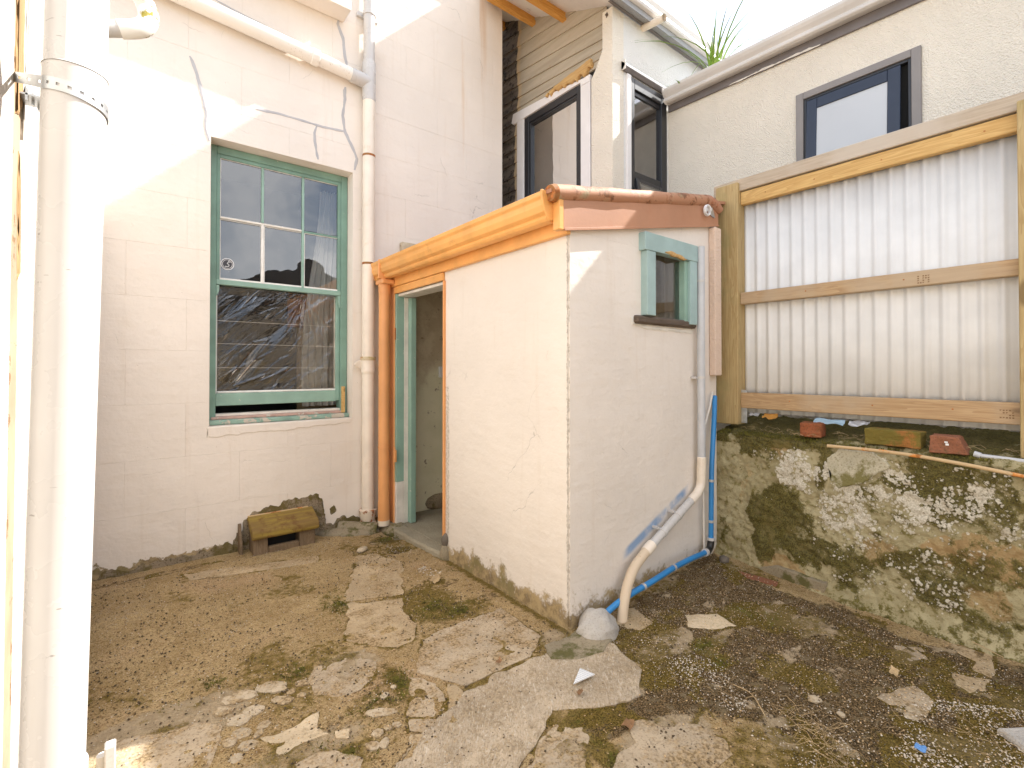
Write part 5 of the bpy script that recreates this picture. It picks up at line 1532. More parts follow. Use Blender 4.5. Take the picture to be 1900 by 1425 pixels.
def ret_mask(U, V):
    mo = np.zeros_like(U); wh = np.zeros_like(U); tn = np.zeros_like(U)
    nz_ = (fbm(U * 9, V * 9, 6) - .5) * 1.3
    Uo, Vo = U, V
    U = Uo + (fbm(Uo * 5 + 2, Vo * 5 + 8, 5) - .5) * .30
    V = Vo + (fbm(Uo * 5 + 31, Vo * 5 + 4, 5) - .5) * .30
    for L, arr in ((MOSSW, mo), (WHITE, wh), (TAN, tn)):
        for (c, ry, rz_, s) in L:
            np.maximum(arr, s * np.minimum(1, 1.7 * blob(U, V, c[0], c[1], ry * 1.35, rz_ * 1.35)), out=arr)
    U, V = Uo, Vo
    mo = np.clip(mo * .95 + nz_ * .75, 0, 1)
    wh = np.clip(wh * .85 + (fbm(Uo * 12 + 50, Vo * 12, 5) - .5) * 1.0, 0, 1) * (V < .9)
    rt_ = np.clip((1.45 - Uo) / .5, 0, 1)
    mo = np.maximum(mo, rt_ * np.clip(.52 + (fbm(Uo * 8 + 3, Vo * 8 + 3, 6) - .5) * 1.6, 0, 1) * .75)
    wh = np.maximum(wh, rt_ * (V < .86) * np.clip(.34 + (fbm(Uo * 14 + 70, Vo * 14, 6) - .5) * 1.3, 0, 1) * .85)
    far = np.clip(.25 - U, 0, 1) * 3
    mo = np.maximum(mo, np.clip(far, 0, 1) * np.clip((fbm(U * 4, V * 4) - .45) * 4, 0, .9))
    wh = np.maximum(wh, np.clip(far, 0, 1) * np.clip((fbm(U * 4 + 9, V * 4) - .5) * 4, 0, .8))
    ledge = V > .93
    mo = np.where(ledge, np.clip(.9 + nz_ * .8, 0, 1), mo); tn = np.where(ledge, 0, tn)
    edge = (V > .84) & (V < .95)
    mo = np.where(edge, np.maximum(mo, np.clip(.55 + nz_ * 1.2, 0, 1)), mo)
    base = np.clip(1 - V / .16, 0, 1)
    tn = np.maximum(tn, base * .4); mo = np.maximum(mo, base * .6); wh = wh * (1 - base * .8)
    return np.stack([mo, wh, tn], -1)


us = np.concatenate([np.arange(-3.0, 0.1, .05), np.arange(0.1, 1.80, .0080), [1.80]])
grid_mesh('wall_face', us, np.concatenate([np.arange(-.08, .90, .0080), np.arange(.90, 1.10, .0080), [1.2, 1.5]]), ret_fn, ret_mask, M['retain'], ret)
slab('render_lobe', [(1.087, 0.823), (1.018, 0.889), (0.861, 0.891), (0.789, 0.830), (0.862, 0.750), (0.952, 0.673), (1.033, 0.648), (1.080, 0.696)], lambda u, v, h: Vector((3.262 - h, u, v)), .010, concrete_mat("pale_lichen_render", (0.52, 0.48, 0.36), moss=(0.16, 0.14, 0.03), moss_th=.52), ret, amp=.02, ds=.015, base=-.09)
slab('plinth', [(1.475, 0.063), (1.381, 0.100), (1.078, 0.094), (1.092, 0.045), (1.475, -0.028)], lambda u, v, h: Vector((3.25 - h, u, v)), .03, M['conc_moss'], ret, amp=.02, ds=.015)

def brick(name, label, y0, y1, x0, z0, h, d, mat, skew=0.0, cut=0.0, tilt=0.0):
    b = MB()
    yc = (y0 + y1) / 2; hw = abs(y1 - y0) / 2; dx = d / 2
    prof = [(-dx, -hw), (dx, -hw), (dx, hw), (-dx, hw)]
    v = []
    for z, k in ((0, 0), (h, 1)):
        for (a, c) in prof:
            c2 = c + (cut * k if c < 0 else 0)
            v.append((x0 + dx + a * math.cos(skew) - c2 * math.sin(skew), yc + a * math.sin(skew) + c2 * math.cos(skew), z0 + z + tilt * (c2 + hw)))
    b.add(v, [(0, 3, 2, 1), (4, 5, 6, 7), (0, 1, 5, 4), (1, 2, 6, 5), (2, 3, 7, 6), (3, 0, 4, 7)])
    o = b.build(name, mat, None, label, 'brick', 'bricks on the retaining wall ledge', bevel=.004)
    bm = bmesh.new(); bm.from_mesh(o.data)
    bmesh.ops.subdivide_edges(bm, edges=[e for e in bm.edges if e.calc_length() > .03], cuts=9, use_grid_fill=True)
    bmesh.ops.triangulate(bm, faces=[f for f in bm.faces if len(f.verts) > 4])
    for v in bm.verts:
        p = v.co + o.location
        k = float(fbm(p.y * 30 + p.z * 9, p.x * 30 + p.z * 31, 4)) - .5
        q = float(fbm(p.y * 75 + p.z * 50, p.x * 75 - p.z * 60, 3)) - .5
        v.co += Vector((v.co.x, v.co.y * .4, v.co.z)).normalized() * (k * .014 + q * .006)
    bm.to_mesh(o.data); bm.free()
    return o


brick('brick', "short red brick end below the fence, nearest the post", 1.135, 1.250, 3.285, .935, .085, .11, M['brick_r'], skew=.1)
brick('brick', "long mossy orange brick on the ledge, middle of three", .655, .905, 3.275, .928, .088, .11, M['brick_m'], skew=-.03)
bk3 = brick('brick', "dull red brick with a slanting broken end and white fleck", .470, .622, 3.270, .920, .088, .11, M['brick_p'], cut=.04)
MB().box(3.2685, 3.2705, .545, .558, .962, .972).box(3.2685, 3.2705, .549, .562, .974, .982).build('paint_fleck', M['sticker_w'], bk3, bevel=.0005)
MB().tube(spline([(3.225,) + (1.075, 0.901), (3.222,) + (0.756, 0.903), (3.220,) + (0.498, 0.885), (3.218,) + (0.261, 0.857)], 6), .0095, 10).build('rusty_rod', M['rod'], None, "long rusty iron rod lying along the top of the retaining wall", 'rod', smooth=True)


def litter(name, label, mat, c, w, h, seed, flat=.3):
    n = 9; v = []
    for i in range(n):
        for k in range(n):
            a, b = i / (n - 1) - .5, k / (n - 1) - .5
            z = (float(fbm(a * 4 + seed, b * 4 + seed, 3)) - .5) * w * flat
            e = 1 + .4 * (float(fbm(a * 3 + seed * 2, b * 3, 2)) - .5)
            v.append((c[0] + b * h * e + z * .4, c[1] + a * w * e, c[2] + z + b * h * .5))
    o = MB().add(v, [(i * n + k, (i + 1) * n + k, (i + 1) * n + k + 1, i * n + k + 1) for i in range(n - 1) for k in range(n - 1)]).build(name, mat, None, label, 'litter', 'litter under the fence')
    s2 = o.modifiers.new('thickness', 'SOLIDIFY'); s2.thickness = .0012
    return o


litter('plastic_wrapper', "orange and brown crumpled wrapper under the fence beside the post", M['litter_or'], (3.40, 1.47, 1.035), .09, .05, 2)
litter('plastic_wrapper', "pale blue flattened wrapper under the fence rail above a red brick", M['litter_blue'], (3.39, 1.12, 1.03), .16, .05, 5, .15)
litter('plastic_wrapper', "crumpled silver wrapper under the rail right of the short red brick", M['litter_gr'], (3.40, .97, 1.03), .10, .05, 8)
litter('plastic_wrapper', "small silvery scrap under the rail nearest the fence post", M['litter_gr'], (3.41, 1.58, 1.04), .06, .04, 11)
MB().tube([(3.29, .43, .925), (3.30, .20, .915)], .010, 10).tube([(3.29, .455, .932), (3.29, .43, .925)], .014, 10).build('plastic_tube', M['pvc_grey'], None, "grey plastic tube end lying right of the dull red brick", 'tube', smooth=True)
its = []
for _ in range(60):
    y = rnd.uniform(.1, 1.6); x = rnd.uniform(3.26, 3.40); L = rnd.uniform(.03, .10); a = rnd.uniform(0, 3.14)
    def f(mb, x=x, y=y, L=L, a=a):
        z = .935 + (x - 3.26) * .14
        mb.tube([(x, y, z + .004), (x + L * .4 * math.cos(a), y + L * .5 * math.sin(a), z + .018), (x + L * .7 * math.cos(a + .5), y + L * math.sin(a + .5), z + .008)], .0007, 3, False)
    its.append(f)
scatter_mesh('dry_roots', M['straw'], its, label="dry stalks and roots lying on the ledge")
its = []
for _ in range(1500):
    y = rnd.uniform(.0, 1.78)
    if float(fbm(np.array(y * 6), np.array(2.0), 3)) < .44: continue
    x = rnd.uniform(3.255, 3.36); z = .905 + (x - 3.26) * .14
    a = rnd.random() * 6.28
    def f(mb, x=x, y=y, z=z, a=a):
        for q in range(3):
            b = a + q * 2.1; l = rnd.uniform(.006, .016); w = .003
            mb.add([(x - math.sin(b) * w, y + math.cos(b) * w, z), (x + math.sin(b) * w, y - math.cos(b) * w, z), (x + math.cos(b) * l * .8, y + math.sin(b) * l * .8, z + l)], [(0, 1, 2)])
    its.append(f)
scatter_mesh('moss', M['moss'], its, label="cushions of moss along the top of the retaining wall")

# ------------------------------------------------------------------ fence
FX = 3.41
fen = thing('fence', "cream corrugated steel fence panel on pine rails and posts", 'fence', (FX, 1.0, .95))
sh = MB(); sv = []; ys_ = np.arange(-3.2, 1.79, .0063)
for y in ys_:
    x = FX + .058 + .0068 * math.sin(2 * math.pi * y / .076) + .0022 * math.sin(4 * math.pi * y / .076 + .8)
    sv += [(x, y, 1.045), (x, y, 1.6), (x, y, 2.6)]
sh.add(sv, [(i * 3 + k, (i + 1) * 3 + k, (i + 1) * 3 + k + 1, i * 3 + k + 1) for i in range(len(ys_) - 1) for k in range(2)])
so = sh.build('corrugated_sheet', M['iron_sheet'], fen, smooth=True)
so.modifiers.new('thickness', 'SOLIDIFY').thickness = .0015
post = MB(); post.box(3.365, 3.475, 1.672, 1.835, .96, 2.672)
post.v = [(x + .004 * (z - 1.8), y, z) for x, y, z in post.v]
post.build('post', M['post'], fen, bevel=.005, label="thick greenish post at the outhouse end of the fence")
MB().box(3.357, 3.364, 1.672, 1.70, .965, 1.10).build('post_shim', M['post'], fen, bevel=.002)
p2 = MB(); p2.box(3.345, 3.46, .185, .300, .90, 2.64).build('post', M['post'], fen, bevel=.004, label="post at the right edge of the picture")
MB().box(FX - .002, FX + .046, .301, 1.671, 2.515, 2.605).build('top_rail', M['pine'], fen, bevel=.004)
MB().box(FX - .012, FX + .046, .301, 1.671, 1.808, 1.890).build('middle_rail', M['pine2'], fen, bevel=.004)
br_ = MB().box(FX - .012, FX + .046, .301, 1.671, 1.078, 1.186).build('bottom_rail', M['pine2'], fen, bevel=.004)
for z0, z1 in ((2.515, 2.605), (1.808, 1.890), (1.078, 1.186)):
    MB().box(FX - .002, FX + .046, -3.2, .184, z0, z1).build('rail', M['pine2'], fen, bevel=.004)
MB().box(FX - .014, FX + .110, -3.2, 1.865, 2.612, 2.698).build('cap_rail', M['pine_grey'], fen, bevel=.004)
MB().box(3.405, 3.412, 1.632, 1.671, .972, 1.205).build('metal_strap', M['galv'], fen, bevel=.001)
for z in (.99, 1.04, 1.10, 1.165):
    MB().tube([(3.405, 1.652, z), (3.400, 1.652, z)], .007, 8).build('bolt', M['galv'], fen)
for yy, zz in ((.42, 2.56), (.85, 2.56), (1.2, 2.555), (1.5, 2.56), (.75, 1.85), (1.25, 1.85), (.55, 1.14), (.9, 1.14), (1.35, 1.14)):
    MB().tube([(FX - .0125 if zz < 2.2 else FX - .0025, yy, zz), (FX + .01, yy, zz)], .0045, 8).build('nail', M['rust'], fen)
# printed timber stamps
stp_ = MB()
rs2 = random.Random(4)
for yy0, zz0 in ((.375, 1.150), (.690, 1.862)):
    for r_ in range(4):
        for c_ in range(5):
            if rs2.random() < .75:
                y = yy0 - c_ * .011; z = zz0 - r_ * .012
                stp_.add([(FX - .0126, y, z), (FX - .0126, y - .007, z), (FX - .0126, y - .007, z - .007 * rs2.choice((.5, 1))), (FX - .0126, y, z - .007)], [(0, 1, 2, 3)])
stp_.build('timber_stamp', M['ink'], fen)

# ------------------------------------------------------------------ rear house: weatherboard block, stucco wing
rh = thing('house', "stucco and weatherboard house with black windows behind the outhouse", 'house', (3.9, 2.9, 0))


def zline(zl, zr, y): return zl + (zr - zl) * (4.55 - y) / (4.55 - 2.944)


LINES = [(5.63, 5.46), (5.50, 5.32), (5.375, 5.19), (5.225, 5.030), (5.057, 4.845), (4.896, 4.708), (4.748, 4.568), (4.605, 4.430), (4.455, 4.335), (4.323, 4.262), (4.17, 4.20)]
def soff(y): return 4.965 + .465 * (y - 3.41)
for (l0, r0), (l1, r1) in zip(LINES[:-1], LINES[1:]):
    b = MB()
    y0, y1 = 2.944, 5.2
    def cut(y, z): return z
    for ya, yb in [(2.944, 3.3), (3.3, 3.7), (3.7, 4.1), (4.1, 4.5), (4.5, 5.2)]:
        za, zb = zline(l0, r0, ya), zline(l0, r0, yb); zc, zd = zline(l1, r1, ya), zline(l1, r1, yb)
        n = len(b.v)
        v = [(XB - .014, ya, za + .012), (XB - .014, yb, zb + .012), (XB - .030, yb, zd), (XB - .030, ya, zc), (XB - .012, yb, zd), (XB - .012, ya, zc)]
        b.add(v, [(0, 1, 2, 3), (3, 2, 4, 5)])
    b.add([b.v[0], b.v[3], b.v[5]], [(0, 1, 2)])
    b.build('weatherboard', M['boards'], rh)
zt = 4.262
z_ = 4.17
for i in range(8):
    za, zb = z_, z_ - .155; y0 = 4.236
    b = MB().add([(XB - .014, y0, za + .012), (XB - .014, 5.2, za + .012), (XB - .030, 5.2, zb), (XB - .030, y0, zb), (XB - .012, 5.2, zb), (XB - .012, y0, zb)], [(0, 1, 2, 3), (3, 2, 4, 5)])
    b.build('weatherboard', M['boards'], rh)
    z_ = zb
# wall body behind the boards with the window openings
wb2 = MB()
A0, A1, AZ0, AZ1 = 3.255, 4.120, 2.95, 4.140      # opening on the weatherboard side
wb2.box(XB - .010, XB + .12, 2.981, A0, 0, 6.0).box(XB - .010, XB + .12, A1, 6.0, 0, 6.0).box(XB - .010, XB + .12, A0, A1, 0, AZ0).box(XB - .010, XB + .12, A0, A1, AZ1, 6.0)
wb2.build('wall_body', M['dark'], rh)
cp = MB()
cp.box(XB - .037, XB + .12, YB, 2.979, 0, 4.665)
cp.prism([(2.980, 2.5), (3.118, 2.5), (3.118, 4.11), (3.075, 4.16), (2.99, 4.30), (2.980, 4.33)], 'x', XB - .036, XB - .011)
cp.build('corner_wall', M['stucco'], rh)
slab('torn_stucco', [(2.946, 4.63), (2.92, 4.64), (2.90, 4.60), (2.93, 4.585)], lambda u, v, h: Vector((XB - .037 - h, u, v)), .006, M['rotwood'], rh, amp=.012, ds=.01)
# window on the weatherboard side
wA = MB(); fw_ = .075
wA.box(XB - .028, XB + .05, A1 - fw_, A1, AZ0, AZ1).box(XB - .028, XB + .05, A0, A0 + fw_ * .8, AZ0, AZ1).box(XB - .028, XB + .05, A0 + fw_ * .8, A1 - fw_, AZ1 - fw_, AZ1)
wA_o = wA.build('window', M['black_alu'], rh, bevel=.004, label="tall black framed window in the weatherboard wall")
iw = MB(); iw.box(XB - .018, XB + .04, A1 - fw_ - .025, A1 - fw_ - .001, AZ0, AZ1 - fw_ - .001).box(XB - .018, XB + .04, A0 + fw_ * .8 + .001, A0 + fw_ * .8 + .02, AZ0, AZ1 - fw_ - .001).box(XB - .018, XB + .04, A0 + fw_ * .8 + .021, A1 - fw_ - .026, AZ1 - fw_ - .025, AZ1 - fw_ - .001)
iw.build('sash', M['black_alu'], wA_o, bevel=.003)
MB().add([(XB + .01, A0 + .08, AZ0), (XB + .01, A1 - .09, AZ0), (XB + .01, A1 - .09, AZ1 - .09), (XB + .01, A0 + .08, AZ1 - .09)], [(0, 1, 2, 3)]).build('pane', M['glass_clear'], wA_o)
cs = MB(); cs.box(XB - .042, XB - .011, A1 + .001, 4.236, 2.7, 4.178)
cs.build('window_casing', M['casing'], rh, bevel=.003)
MB().box(XB - .042, XB - .0105, 3.131, A0 - .001, 2.7, 4.10).build('window_casing', M['casing'], rh, bevel=.003)
MB().prism([(A0 - .001, 4.141), (4.30, 4.141), (4.33, 4.168), (4.30, 4.262), (3.6, 4.210), (3.22, 4.165), (3.131, 4.165), (3.131, 4.101), (A0 - .001, 4.101)], 'x', XB - .045, XB - .011).build('window_casing', M['casing'], rh, bevel=.002)
slab('split_board', [(3.105, 4.300), (3.12, 4.24), (3.18, 4.185), (3.35, 4.180), (3.60, 4.20), (3.75, 4.22), (3.60, 4.258), (3.35, 4.275), (3.16, 4.295)], lambda u, v, h: Vector((XB - .046 - h, u, v)), .02, M['splinter'], rh, amp=.030, ds=.015, fr=30)
# pale room behind the two windows
rb = MB()
rb.box(XB + .125, XB + .14, 4.05, 4.118, 2.5, 4.6).box(XB + .5, XB + .52, 3.2, 5.6, 2.0, 4.6)
rb.build('inner_wall', M['room_pale'], rh)
MB().box(XB + .121, 4.9, 2.99, 5.6, 4.6, 4.62).box(4.9, 4.92, 2.99, 5.6, 2, 4.6).box(XB + .13, 4.9, 5.6, 5.62, 2, 4.6).box(XB + .13, 4.9, 2.99, 5.6, 2.0, 2.02).build('room', M['room_pale'], rh)
MB().box(XB + .06, XB + .075, A1 - .36, A1 - .18, AZ0, 4.02).build('blind_edge', M['black_alu'], rh)
# stucco side wall with the corner window
B0, B1, BZ0, BZ1 = 3.70, 4.272, 2.6, 4.10
sw = MB()
sw.box(XB + .121, B0, YB, YB + .12, 0, 4.665).box(B0, B1, YB, YB + .12, BZ1, 4.665).box(B1, 9.0, YB, YB + .12, 0, 4.665).box(B0, B1, YB, YB + .12, 0, BZ0)
sw.build('side_wall', M['stucco_grey'], rh)
wB = MB(); fb = .055
wB.box(B0 + .001, B0 + .050, YB - .02, YB + .05, BZ0, BZ1).box(B1 - .095, B1 - .002, YB - .02, YB + .05, BZ0, BZ1).box(B0 + .051, B1 - .096, YB - .02, YB + .05, BZ1 - .10, BZ1)
wB_o = wB.build('window', M['black_alu'], rh, bevel=.004, label="narrow black framed corner window with an awning sash ajar")
MB().box(B0 + .051, B1 - .096, YB - .012, YB + .05, 3.16, 3.225).build('transom', M['black_alu'], wB_o, bevel=.003)
MB().box(B0 + .051, B1 - .096, YB + .0, YB + .045, BZ1 - .145, BZ1 - .101).build('sash', M['black_alu'], wB_o, bevel=.003)
MB().add([(B0 + .05, YB + .012, 3.226), (B1 - .096, YB + .012, 3.226), (B1 - .096, YB + .012, BZ1 - .1), (B0 + .05, YB + .012, BZ1 - .1)], [(0, 1, 2, 3)]).build('pane', M['glass'], wB_o)
aw = MB()
def awp(x, z): return (x, YB - .03 - (3.155 - z) * .22, z)
def awbar(x0, x1, z0, z1):
    v = []
    for dy in (0, .035):
        for (x, z) in ((x0, z0), (x1, z0), (x1, z1), (x0, z1)):
            p = awp(x, z); v.append((p[0], p[1] + dy, p[2]))
    aw.add(v, [(0, 1, 2, 3), (7, 6, 5, 4), (0, 4, 5, 1), (1, 5, 6, 2), (2, 6, 7, 3), (3, 7, 4, 0)])
awbar(B0 + .055, B0 + .11, 2.65, 3.155); awbar(B1 - .15, B1 - .10, 2.65, 3.155); awbar(B0 + .11, B1 - .15, 3.10, 3.155); awbar(B0 + .11, B1 - .15, 2.65, 2.70)
aw.build('awning_sash', M['black_alu'], wB_o, bevel=.003)
MB().add([awp(B0 + .1, 2.68), awp(B1 - .14, 2.68), awp(B1 - .14, 3.12), awp(B0 + .1, 3.12)], [(0, 1, 2, 3)]).build('pane', M['glass'], wB_o)
MB().prism([(YB - .045, 4.150), (YB - .045, 4.172), (YB - .001, 4.205), (YB - .001, 4.12), (YB - .02, 4.12)], 'x', B0 - .125, B1 + .02).build('head_flashing', M['grey_trim'], rh, bevel=.003)
MB().box(B0 - .125, B0 - .118, YB - .05, YB - .001, 4.115, 4.205).build('flashing_end', M['white_worn'], rh, bevel=.002)
MB().box(B0 - .058, B0 - .001, YB - .022, YB + .03, BZ0, 4.112).build('window_casing', M['casing'], rh, bevel=.003)
# eaves of the block: grey fascia, white gutter, overflow pipe, roof with its rake over the boards
MB().box(XB - .10, 9.0, YB - .030, YB - .002, 4.668, 4.80).build('fascia', M['grey_trim'], rh, bevel=.003)
gpf = [(YB - .032, 4.850), (YB - .032, 4.700), (YB - .130, 4.682), (YB - .155, 4.690), (YB - .165, 4.715), (YB - .150, 4.760), (YB - .165, 4.800), (YB - .170, 4.855), (YB - .160, 4.857), (YB - .140, 4.72), (YB - .045, 4.712), (YB - .040, 4.850)]
MB().prism(gpf, 'x', XB - .25, 9.0).build('gutter', M['gutter_w'], rh, bevel=.003)
MB().tube([(3.905, YB + .005, 4.655), (3.875, 2.60, 4.60)], .033, 16, False).tube([(3.905, YB + .005, 4.655), (3.875, 2.60, 4.60)], .027, 16, False).build('overflow_pipe', M['pvc_paint'], rh, smooth=True)
XRK = 2.84
def rtop(y): return 4.995 + .465 * (y - 3.41)
rk = MB()
rk.prism([(YB - .12, rtop(YB - .12)), (4.05, rtop(4.05)), (4.05, rtop(4.05) - .05), (YB - .12, rtop(YB - .12) - .05)], 'x', XRK, XB - .001)
rk.prism([(4.051, rtop(4.051)), (6.2, rtop(6.2)), (6.2, rtop(6.2) - .05), (4.051, rtop(4.051) - .05)], 'x', 3.135, XB - .001)
rk.prism([(YB - .12, rtop(YB - .12)), (6.2, rtop(6.2)), (6.2, rtop(6.2) - .05), (YB - .12, rtop(YB - .12) - .05)], 'x', XB, 9.0)
rk.build('roof', M['roof_grey'], rh)
sf = MB()
sf.prism([(YB - .02, rtop(YB - .02) - .052), (4.05, rtop(4.05) - .052), (4.05, rtop(4.05) - .062), (YB - .02, rtop(YB - .02) - .062)], 'x', XRK + .01, XB + .1)
sf.prism([(4.051, rtop(4.051) - .052), (6.2, rtop(6.2) - .052), (6.2, rtop(6.2) - .062), (4.051, rtop(4.051) - .062)], 'x', 3.14, XB + .1)
sf.build('soffit', M['soffit'], rh)
for y in (3.97, 3.50, 4.5):
    MB().box(XRK + .02 if y < 4.05 else 3.14, XB + .05, y - .028, y + .028, rtop(y) - .150, rtop(y) - .066).build('rafter', M['rafter'], rh, bevel=.003)

# wing with the long gutter above the fence
nbw = MB()
N0, N1, NZ0, NZ1 = .838, 1.637, 2.95, 3.588
nbw.box(XN, XN + .12, N1, YB - .002, 0, 3.95).box(XN, XN + .12, -4.0, N0, 0, 3.95).box(XN, XN + .12, N0, N1, 0, NZ0).box(XN, XN + .12, N0, N1, NZ1, 3.95)
nbw.build('wing_wall', M['stucco'], rh)
MB().box(XN - .02, XN - .004, YB - .024, YB - .003, 2.6, 3.94).build('corner_sealant', M['white_worn'], rh, bevel=.004)
MB().prism([(-4.0, 3.765), (YB - .03, 3.947), (YB - .03, 4.06), (-4.0, 3.98)], 'x', XN - .022, XN - .002).build('fascia', M['grey_trim'], rh, bevel=.003)
slab('flaked_paint', [(2.20, 3.932), (1.70, 3.919), (1.45, 3.912), (1.55, 3.925), (1.75, 3.934), (1.95, 3.936)], lambda u, v, h: Vector((XN - .0225 - h, u, v)), .002, M['white_worn'], rh, amp=.014, ds=.012, base=-.002)
def gsl(p, k): return p
gpn = [(XN - .024, 4.12), (XN - .024, 4.010), (XN - .095, 4.000), (XN - .118, 4.010), (XN - .122, 4.025), (XN - .108, 4.045), (XN - .135, 4.075), (XN - .150, 4.10), (XN - .150, 4.125), (XN - .140, 4.127), (XN - .10, 4.02), (XN - .035, 4.02), (XN - .032, 4.12)]
gg = MB().prism(gpn, 'y', -4.0, YB - .06)
gg.v = [(x, y, z - .018 * (2.8 - y) * (1 if y > -3 else 1)) for x, y, z in gg.v]
gg.build('gutter', M['gutter_w'], rh, bevel=.003)
ge = MB().prism([(XN - .024, 4.13), (XN - .024, 4.005), (XN - .095, 3.992), (XN - .126, 4.005), (XN - .130, 4.025), (XN - .118, 4.045), (XN - .158, 4.10), (XN - .158, 4.135)], 'y', YB - .0595, YB - .045)
ge.build('gutter_end', M['gutter_w'], rh, bevel=.003)
MB().prism([(XN - .02, 4.07), (9.0, 4.9), (9.0, 4.95), (XN - .02, 4.10)], 'y', -4.0, YB - .035).build('wing_roof', M['roof_grey'], rh)
MB().box(4.6, 5.4, N0 - .6, N1 + .6, 2.4, 2.42).box(5.4, 5.42, N0 - .6, N1 + .6, 2.4, 3.9).box(4.421, 5.4, N0 - .6, N1 + .6, 3.88, 3.9).build('wing_room', M['room'], rh)
# its window: grey trim, black frame, awning sash slightly open
wN = MB()
wN.box(XN - .026, XN + .06, N1 - .055, N1, NZ0, NZ1).box(XN - .026, XN + .06, N0, N0 + .055, NZ0, NZ1).box(XN - .026, XN + .06, N0 + .056, N1 - .056, NZ1 - .055, NZ1)
wN_o = wN.build('window', grey_win := paint("warm_grey_frame", (0.24, 0.215, 0.20), 0.45, 0.06, 5), rh, bevel=.003, label="wide window with grey surround and blue-black sash above the fence")
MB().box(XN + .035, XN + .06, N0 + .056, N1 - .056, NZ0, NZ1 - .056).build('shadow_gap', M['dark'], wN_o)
MB().box(XN - .012, XN + .034, N1 - .075, N1 - .0565, NZ0, NZ1 - .0565).box(XN - .012, XN + .034, N0 + .0565, N0 + .075, NZ0, NZ1 - .0565).box(XN - .012, XN + .034, N0 + .0755, N1 - .0755, NZ1 - .075, NZ1 - .0565).build('window_track', M['black_alu'], wN_o, bevel=.002)
ns = MB(); tilt = lambda z: (NZ1 - .08 - z) * .06
def nsb(y0, y1, z0, z1):
    v = []
    for dx in (0, .03):
        for (y, z) in ((y0, z0), (y1, z0), (y1, z1), (y0, z1)): v.append((XN - .02 - tilt(z) + dx, y, z))
    ns.add(v, [(0, 1, 2, 3), (7, 6, 5, 4), (0, 4, 5, 1), (1, 5, 6, 2), (2, 6, 7, 3), (3, 7, 4, 0)])
SY0, SY1 = N0 + .115, N1 - .078
nsb(SY1 - .075, SY1, NZ0, NZ1 - .08); nsb(SY0, SY0 + .075, NZ0, NZ1 - .08); nsb(SY0 + .0755, SY1 - .0755, NZ1 - .165, NZ1 - .08)
ns.build('sash', M['blue_alu'], wN_o, bevel=.003)
MB().add([(XN - .012 - tilt(z), y, z) for y, z in ((SY0 + .06, NZ0), (SY1 - .06, NZ0), (SY1 - .06, NZ1 - .15), (SY0 + .06, NZ1 - .15))], [(0, 1, 2, 3)]).build('pane', M['frost'], wN_o)

# grass growing out of the gutters
def grass(name, label, c, n, L, spread, seed):
    rr_ = random.Random(seed); mb = MB()
    for i in range(n):
        a = rr_.uniform(0, 6.28); l = L * rr_.uniform(.45, 1.05); lean = rr_.uniform(.05, spread)
        w = rr_.uniform(.006, .011); x0 = c[0] + rr_.uniform(-.02, .02); y0 = c[1] + rr_.uniform(-.05, .05)
        prev = None; m_ = 7; v = []
        for k in range(m_ + 1):
            t = k / m_
            r = l * lean * t * (0.35 + .9 * t); z = l * t * (1 - .45 * lean * t * t)
            p = Vector((x0 + r * math.cos(a), y0 + r * math.sin(a), c[2] + z)); q = Vector((-math.sin(a), math.cos(a), 0)) * w * (1 - t ** 2) 
            v += [p - q, p + q, p + Vector((0, 0, .0012))]
        f = []
        for k in range(m_):
            b0 = k * 3; b1 = b0 + 3
            f += [(b0, b1, b1 + 2, b0 + 2), (b0 + 2, b1 + 2, b1 + 1, b0 + 1)]
        mb.add(v, f)
    return mb.build(name, M['grass'], None, label, 'grass')


grass('gutter_grass', "tall green grass clump growing from the white gutter against the sky", (4.22, 2.30, 4.03), 30, .72, 1.0, 6)
grass('gutter_grass', "short yellowish grass tuft at the inner end of the white gutter", (4.22, 2.66, 4.04), 34, .13, .9, 8)

# ------------------------------------------------------------------ small loose things on the ground
pebble('stone', (3.15, 1.668, float(gz(3.15, 1.668)) + .015), .050, .036, .024, M['stone'], None, .5, 2, label="smooth dark flat stone at the foot of the retaining wall", cat='stone')
gs = thing('plastic_shard', "white ribbed triangular plastic shard lying on the brushed concrete", 'plastic shard', tuple((1.560, 1.458)) + (.02,))
A_, B_, C_ = Vector((*(1.580, 1.499), .030)), Vector((*(1.609, 1.438), .022)), Vector((*(1.490, 1.451), .022))
MB().add([A_, B_, C_, A_ - Vector((0, 0, .004)), B_ - Vector((0, 0, .004)), C_ - Vector((0, 0, .004))], [(0, 1, 2), (5, 4, 3), (0, 3, 4, 1), (1, 4, 5, 2), (2, 5, 3, 0)]).build('plate', M['white_pl'], gs)
for i in range(9):
    t = (i + .5) / 9.5
    a_ = A_.lerp(C_, t); b2 = B_.lerp(C_, t)
    MB().tube([a_ + Vector((0, 0, .001)), b2 + Vector((0, 0, .001))], .0013, 5).build('rib', M['pvc_grey'], gs)
slab('concrete_offcut', [(2.539, 0.296), (2.632, 0.228), (2.559, 0.150), (2.471, 0.214)], g3, .022, M['mound'], None, amp=.004)
tag(bpy.data.objects['concrete_offcut'], "pale flat concrete offcut at the lower right corner", 'offcut')
litter('plastic_scrap', "scrap of blue plastic in the gravel at lower right", plain("blue_scrap", (.10, .25, .55), .4), tuple((2.194, 0.448)) + (.02,), .03, .02, 3)
bpy.data.objects['plastic_scrap']['group'] = "litter on the ground"
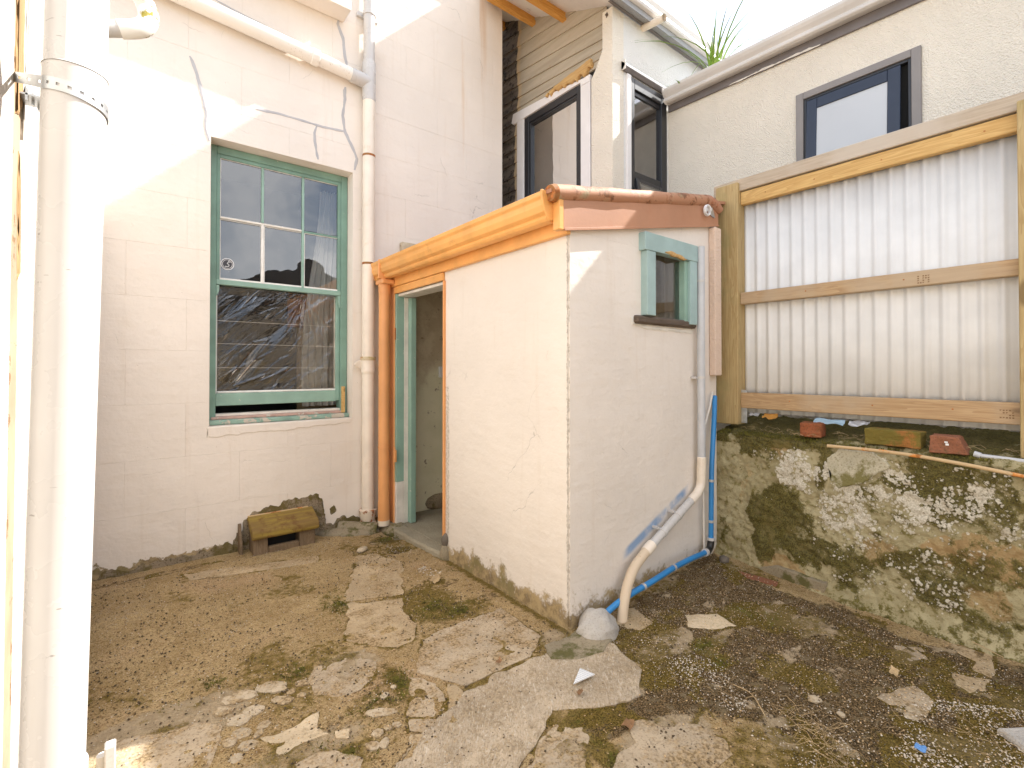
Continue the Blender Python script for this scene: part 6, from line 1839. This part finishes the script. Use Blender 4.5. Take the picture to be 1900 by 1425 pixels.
litter('dead_leaf', "curled brown leaf by the outhouse corner, right of the mound", M['leaf'], tuple((2.176, 1.752)) + (.05,), .04, .03, 4, .5)
litter('dead_leaf', "dark curled leaf on the cracked concrete at bottom centre", M['leaf'], tuple((1.487, 1.163)) + (.02,), .04, .03, 6, .5)
litter('dead_leaf', "pale torn leaf scrap on the dirt below the doorway", M['straw'], tuple((1.556, 2.732)) + (.015,), .07, .05, 7, .4)
litter('dead_leaf', "pointed tan leaf upright in the dark bed at right", M['straw'], tuple((2.639, 0.626)) + (.03,), .03, .03, 9, .6)
litter('dead_leaf', "small brown lump on the brushed concrete below the shard", M['leaf'], tuple((1.476, 1.401)) + (.02,), .02, .02, 12, .8)
litter('dead_leaf', "dark clump on the tan concrete left of the mound", M['leaf'], tuple((1.343, 1.778)) + (.02,), .025, .02, 13, .8)
for o in bpy.data.objects:
    if o.name.startswith('dead_leaf'): o['group'] = "leaf litter on the yard"; o['category'] = 'leaf'
ss = spline([tuple((2.016, 1.031)) + (.02,), tuple((1.998, 0.943)) + (.03,), tuple((1.929, 0.860)) + (.02,)], 5)
MB().tube(ss, .0018, 6).build('twig', M['straw'], None, "thin curved twig on the gravel bed, left of the straw clump", 'twig', smooth=True)
MB().tube(spline([tuple((3.254, 0.550)) + (.02,), tuple((3.222, 0.466)) + (.03,), tuple((3.177, 0.346)) + (.02,)], 5), .0022, 6).build('twig', M['straw'], None, "long straight twig at the foot of the retaining wall", 'twig', smooth=True)
for o in bpy.data.objects:
    if o.name.startswith('twig'): o['group'] = "twigs on the yard"

# ------------------------------------------------------------------ house across the yard, seen only in the window glass
bh = thing('house', "dark roofed house across the yard, reflected in the sash window", 'house', (3.5, -9, 0))
MB().box(0.5, 9, -11, -9, 0, 3.0).build('wall', M['stucco'], bh)
MB().prism([(0.0, 3.0), (9.5, 3.0), (4.8, 5.0)], 'y', -11.2, -8.7).build('roof', M['roof_dark'], bh)
MB().box(-.6, -.1, -9.5, -9.0, 0, 6.0).build('chimney', M['roof_dark'], bh)
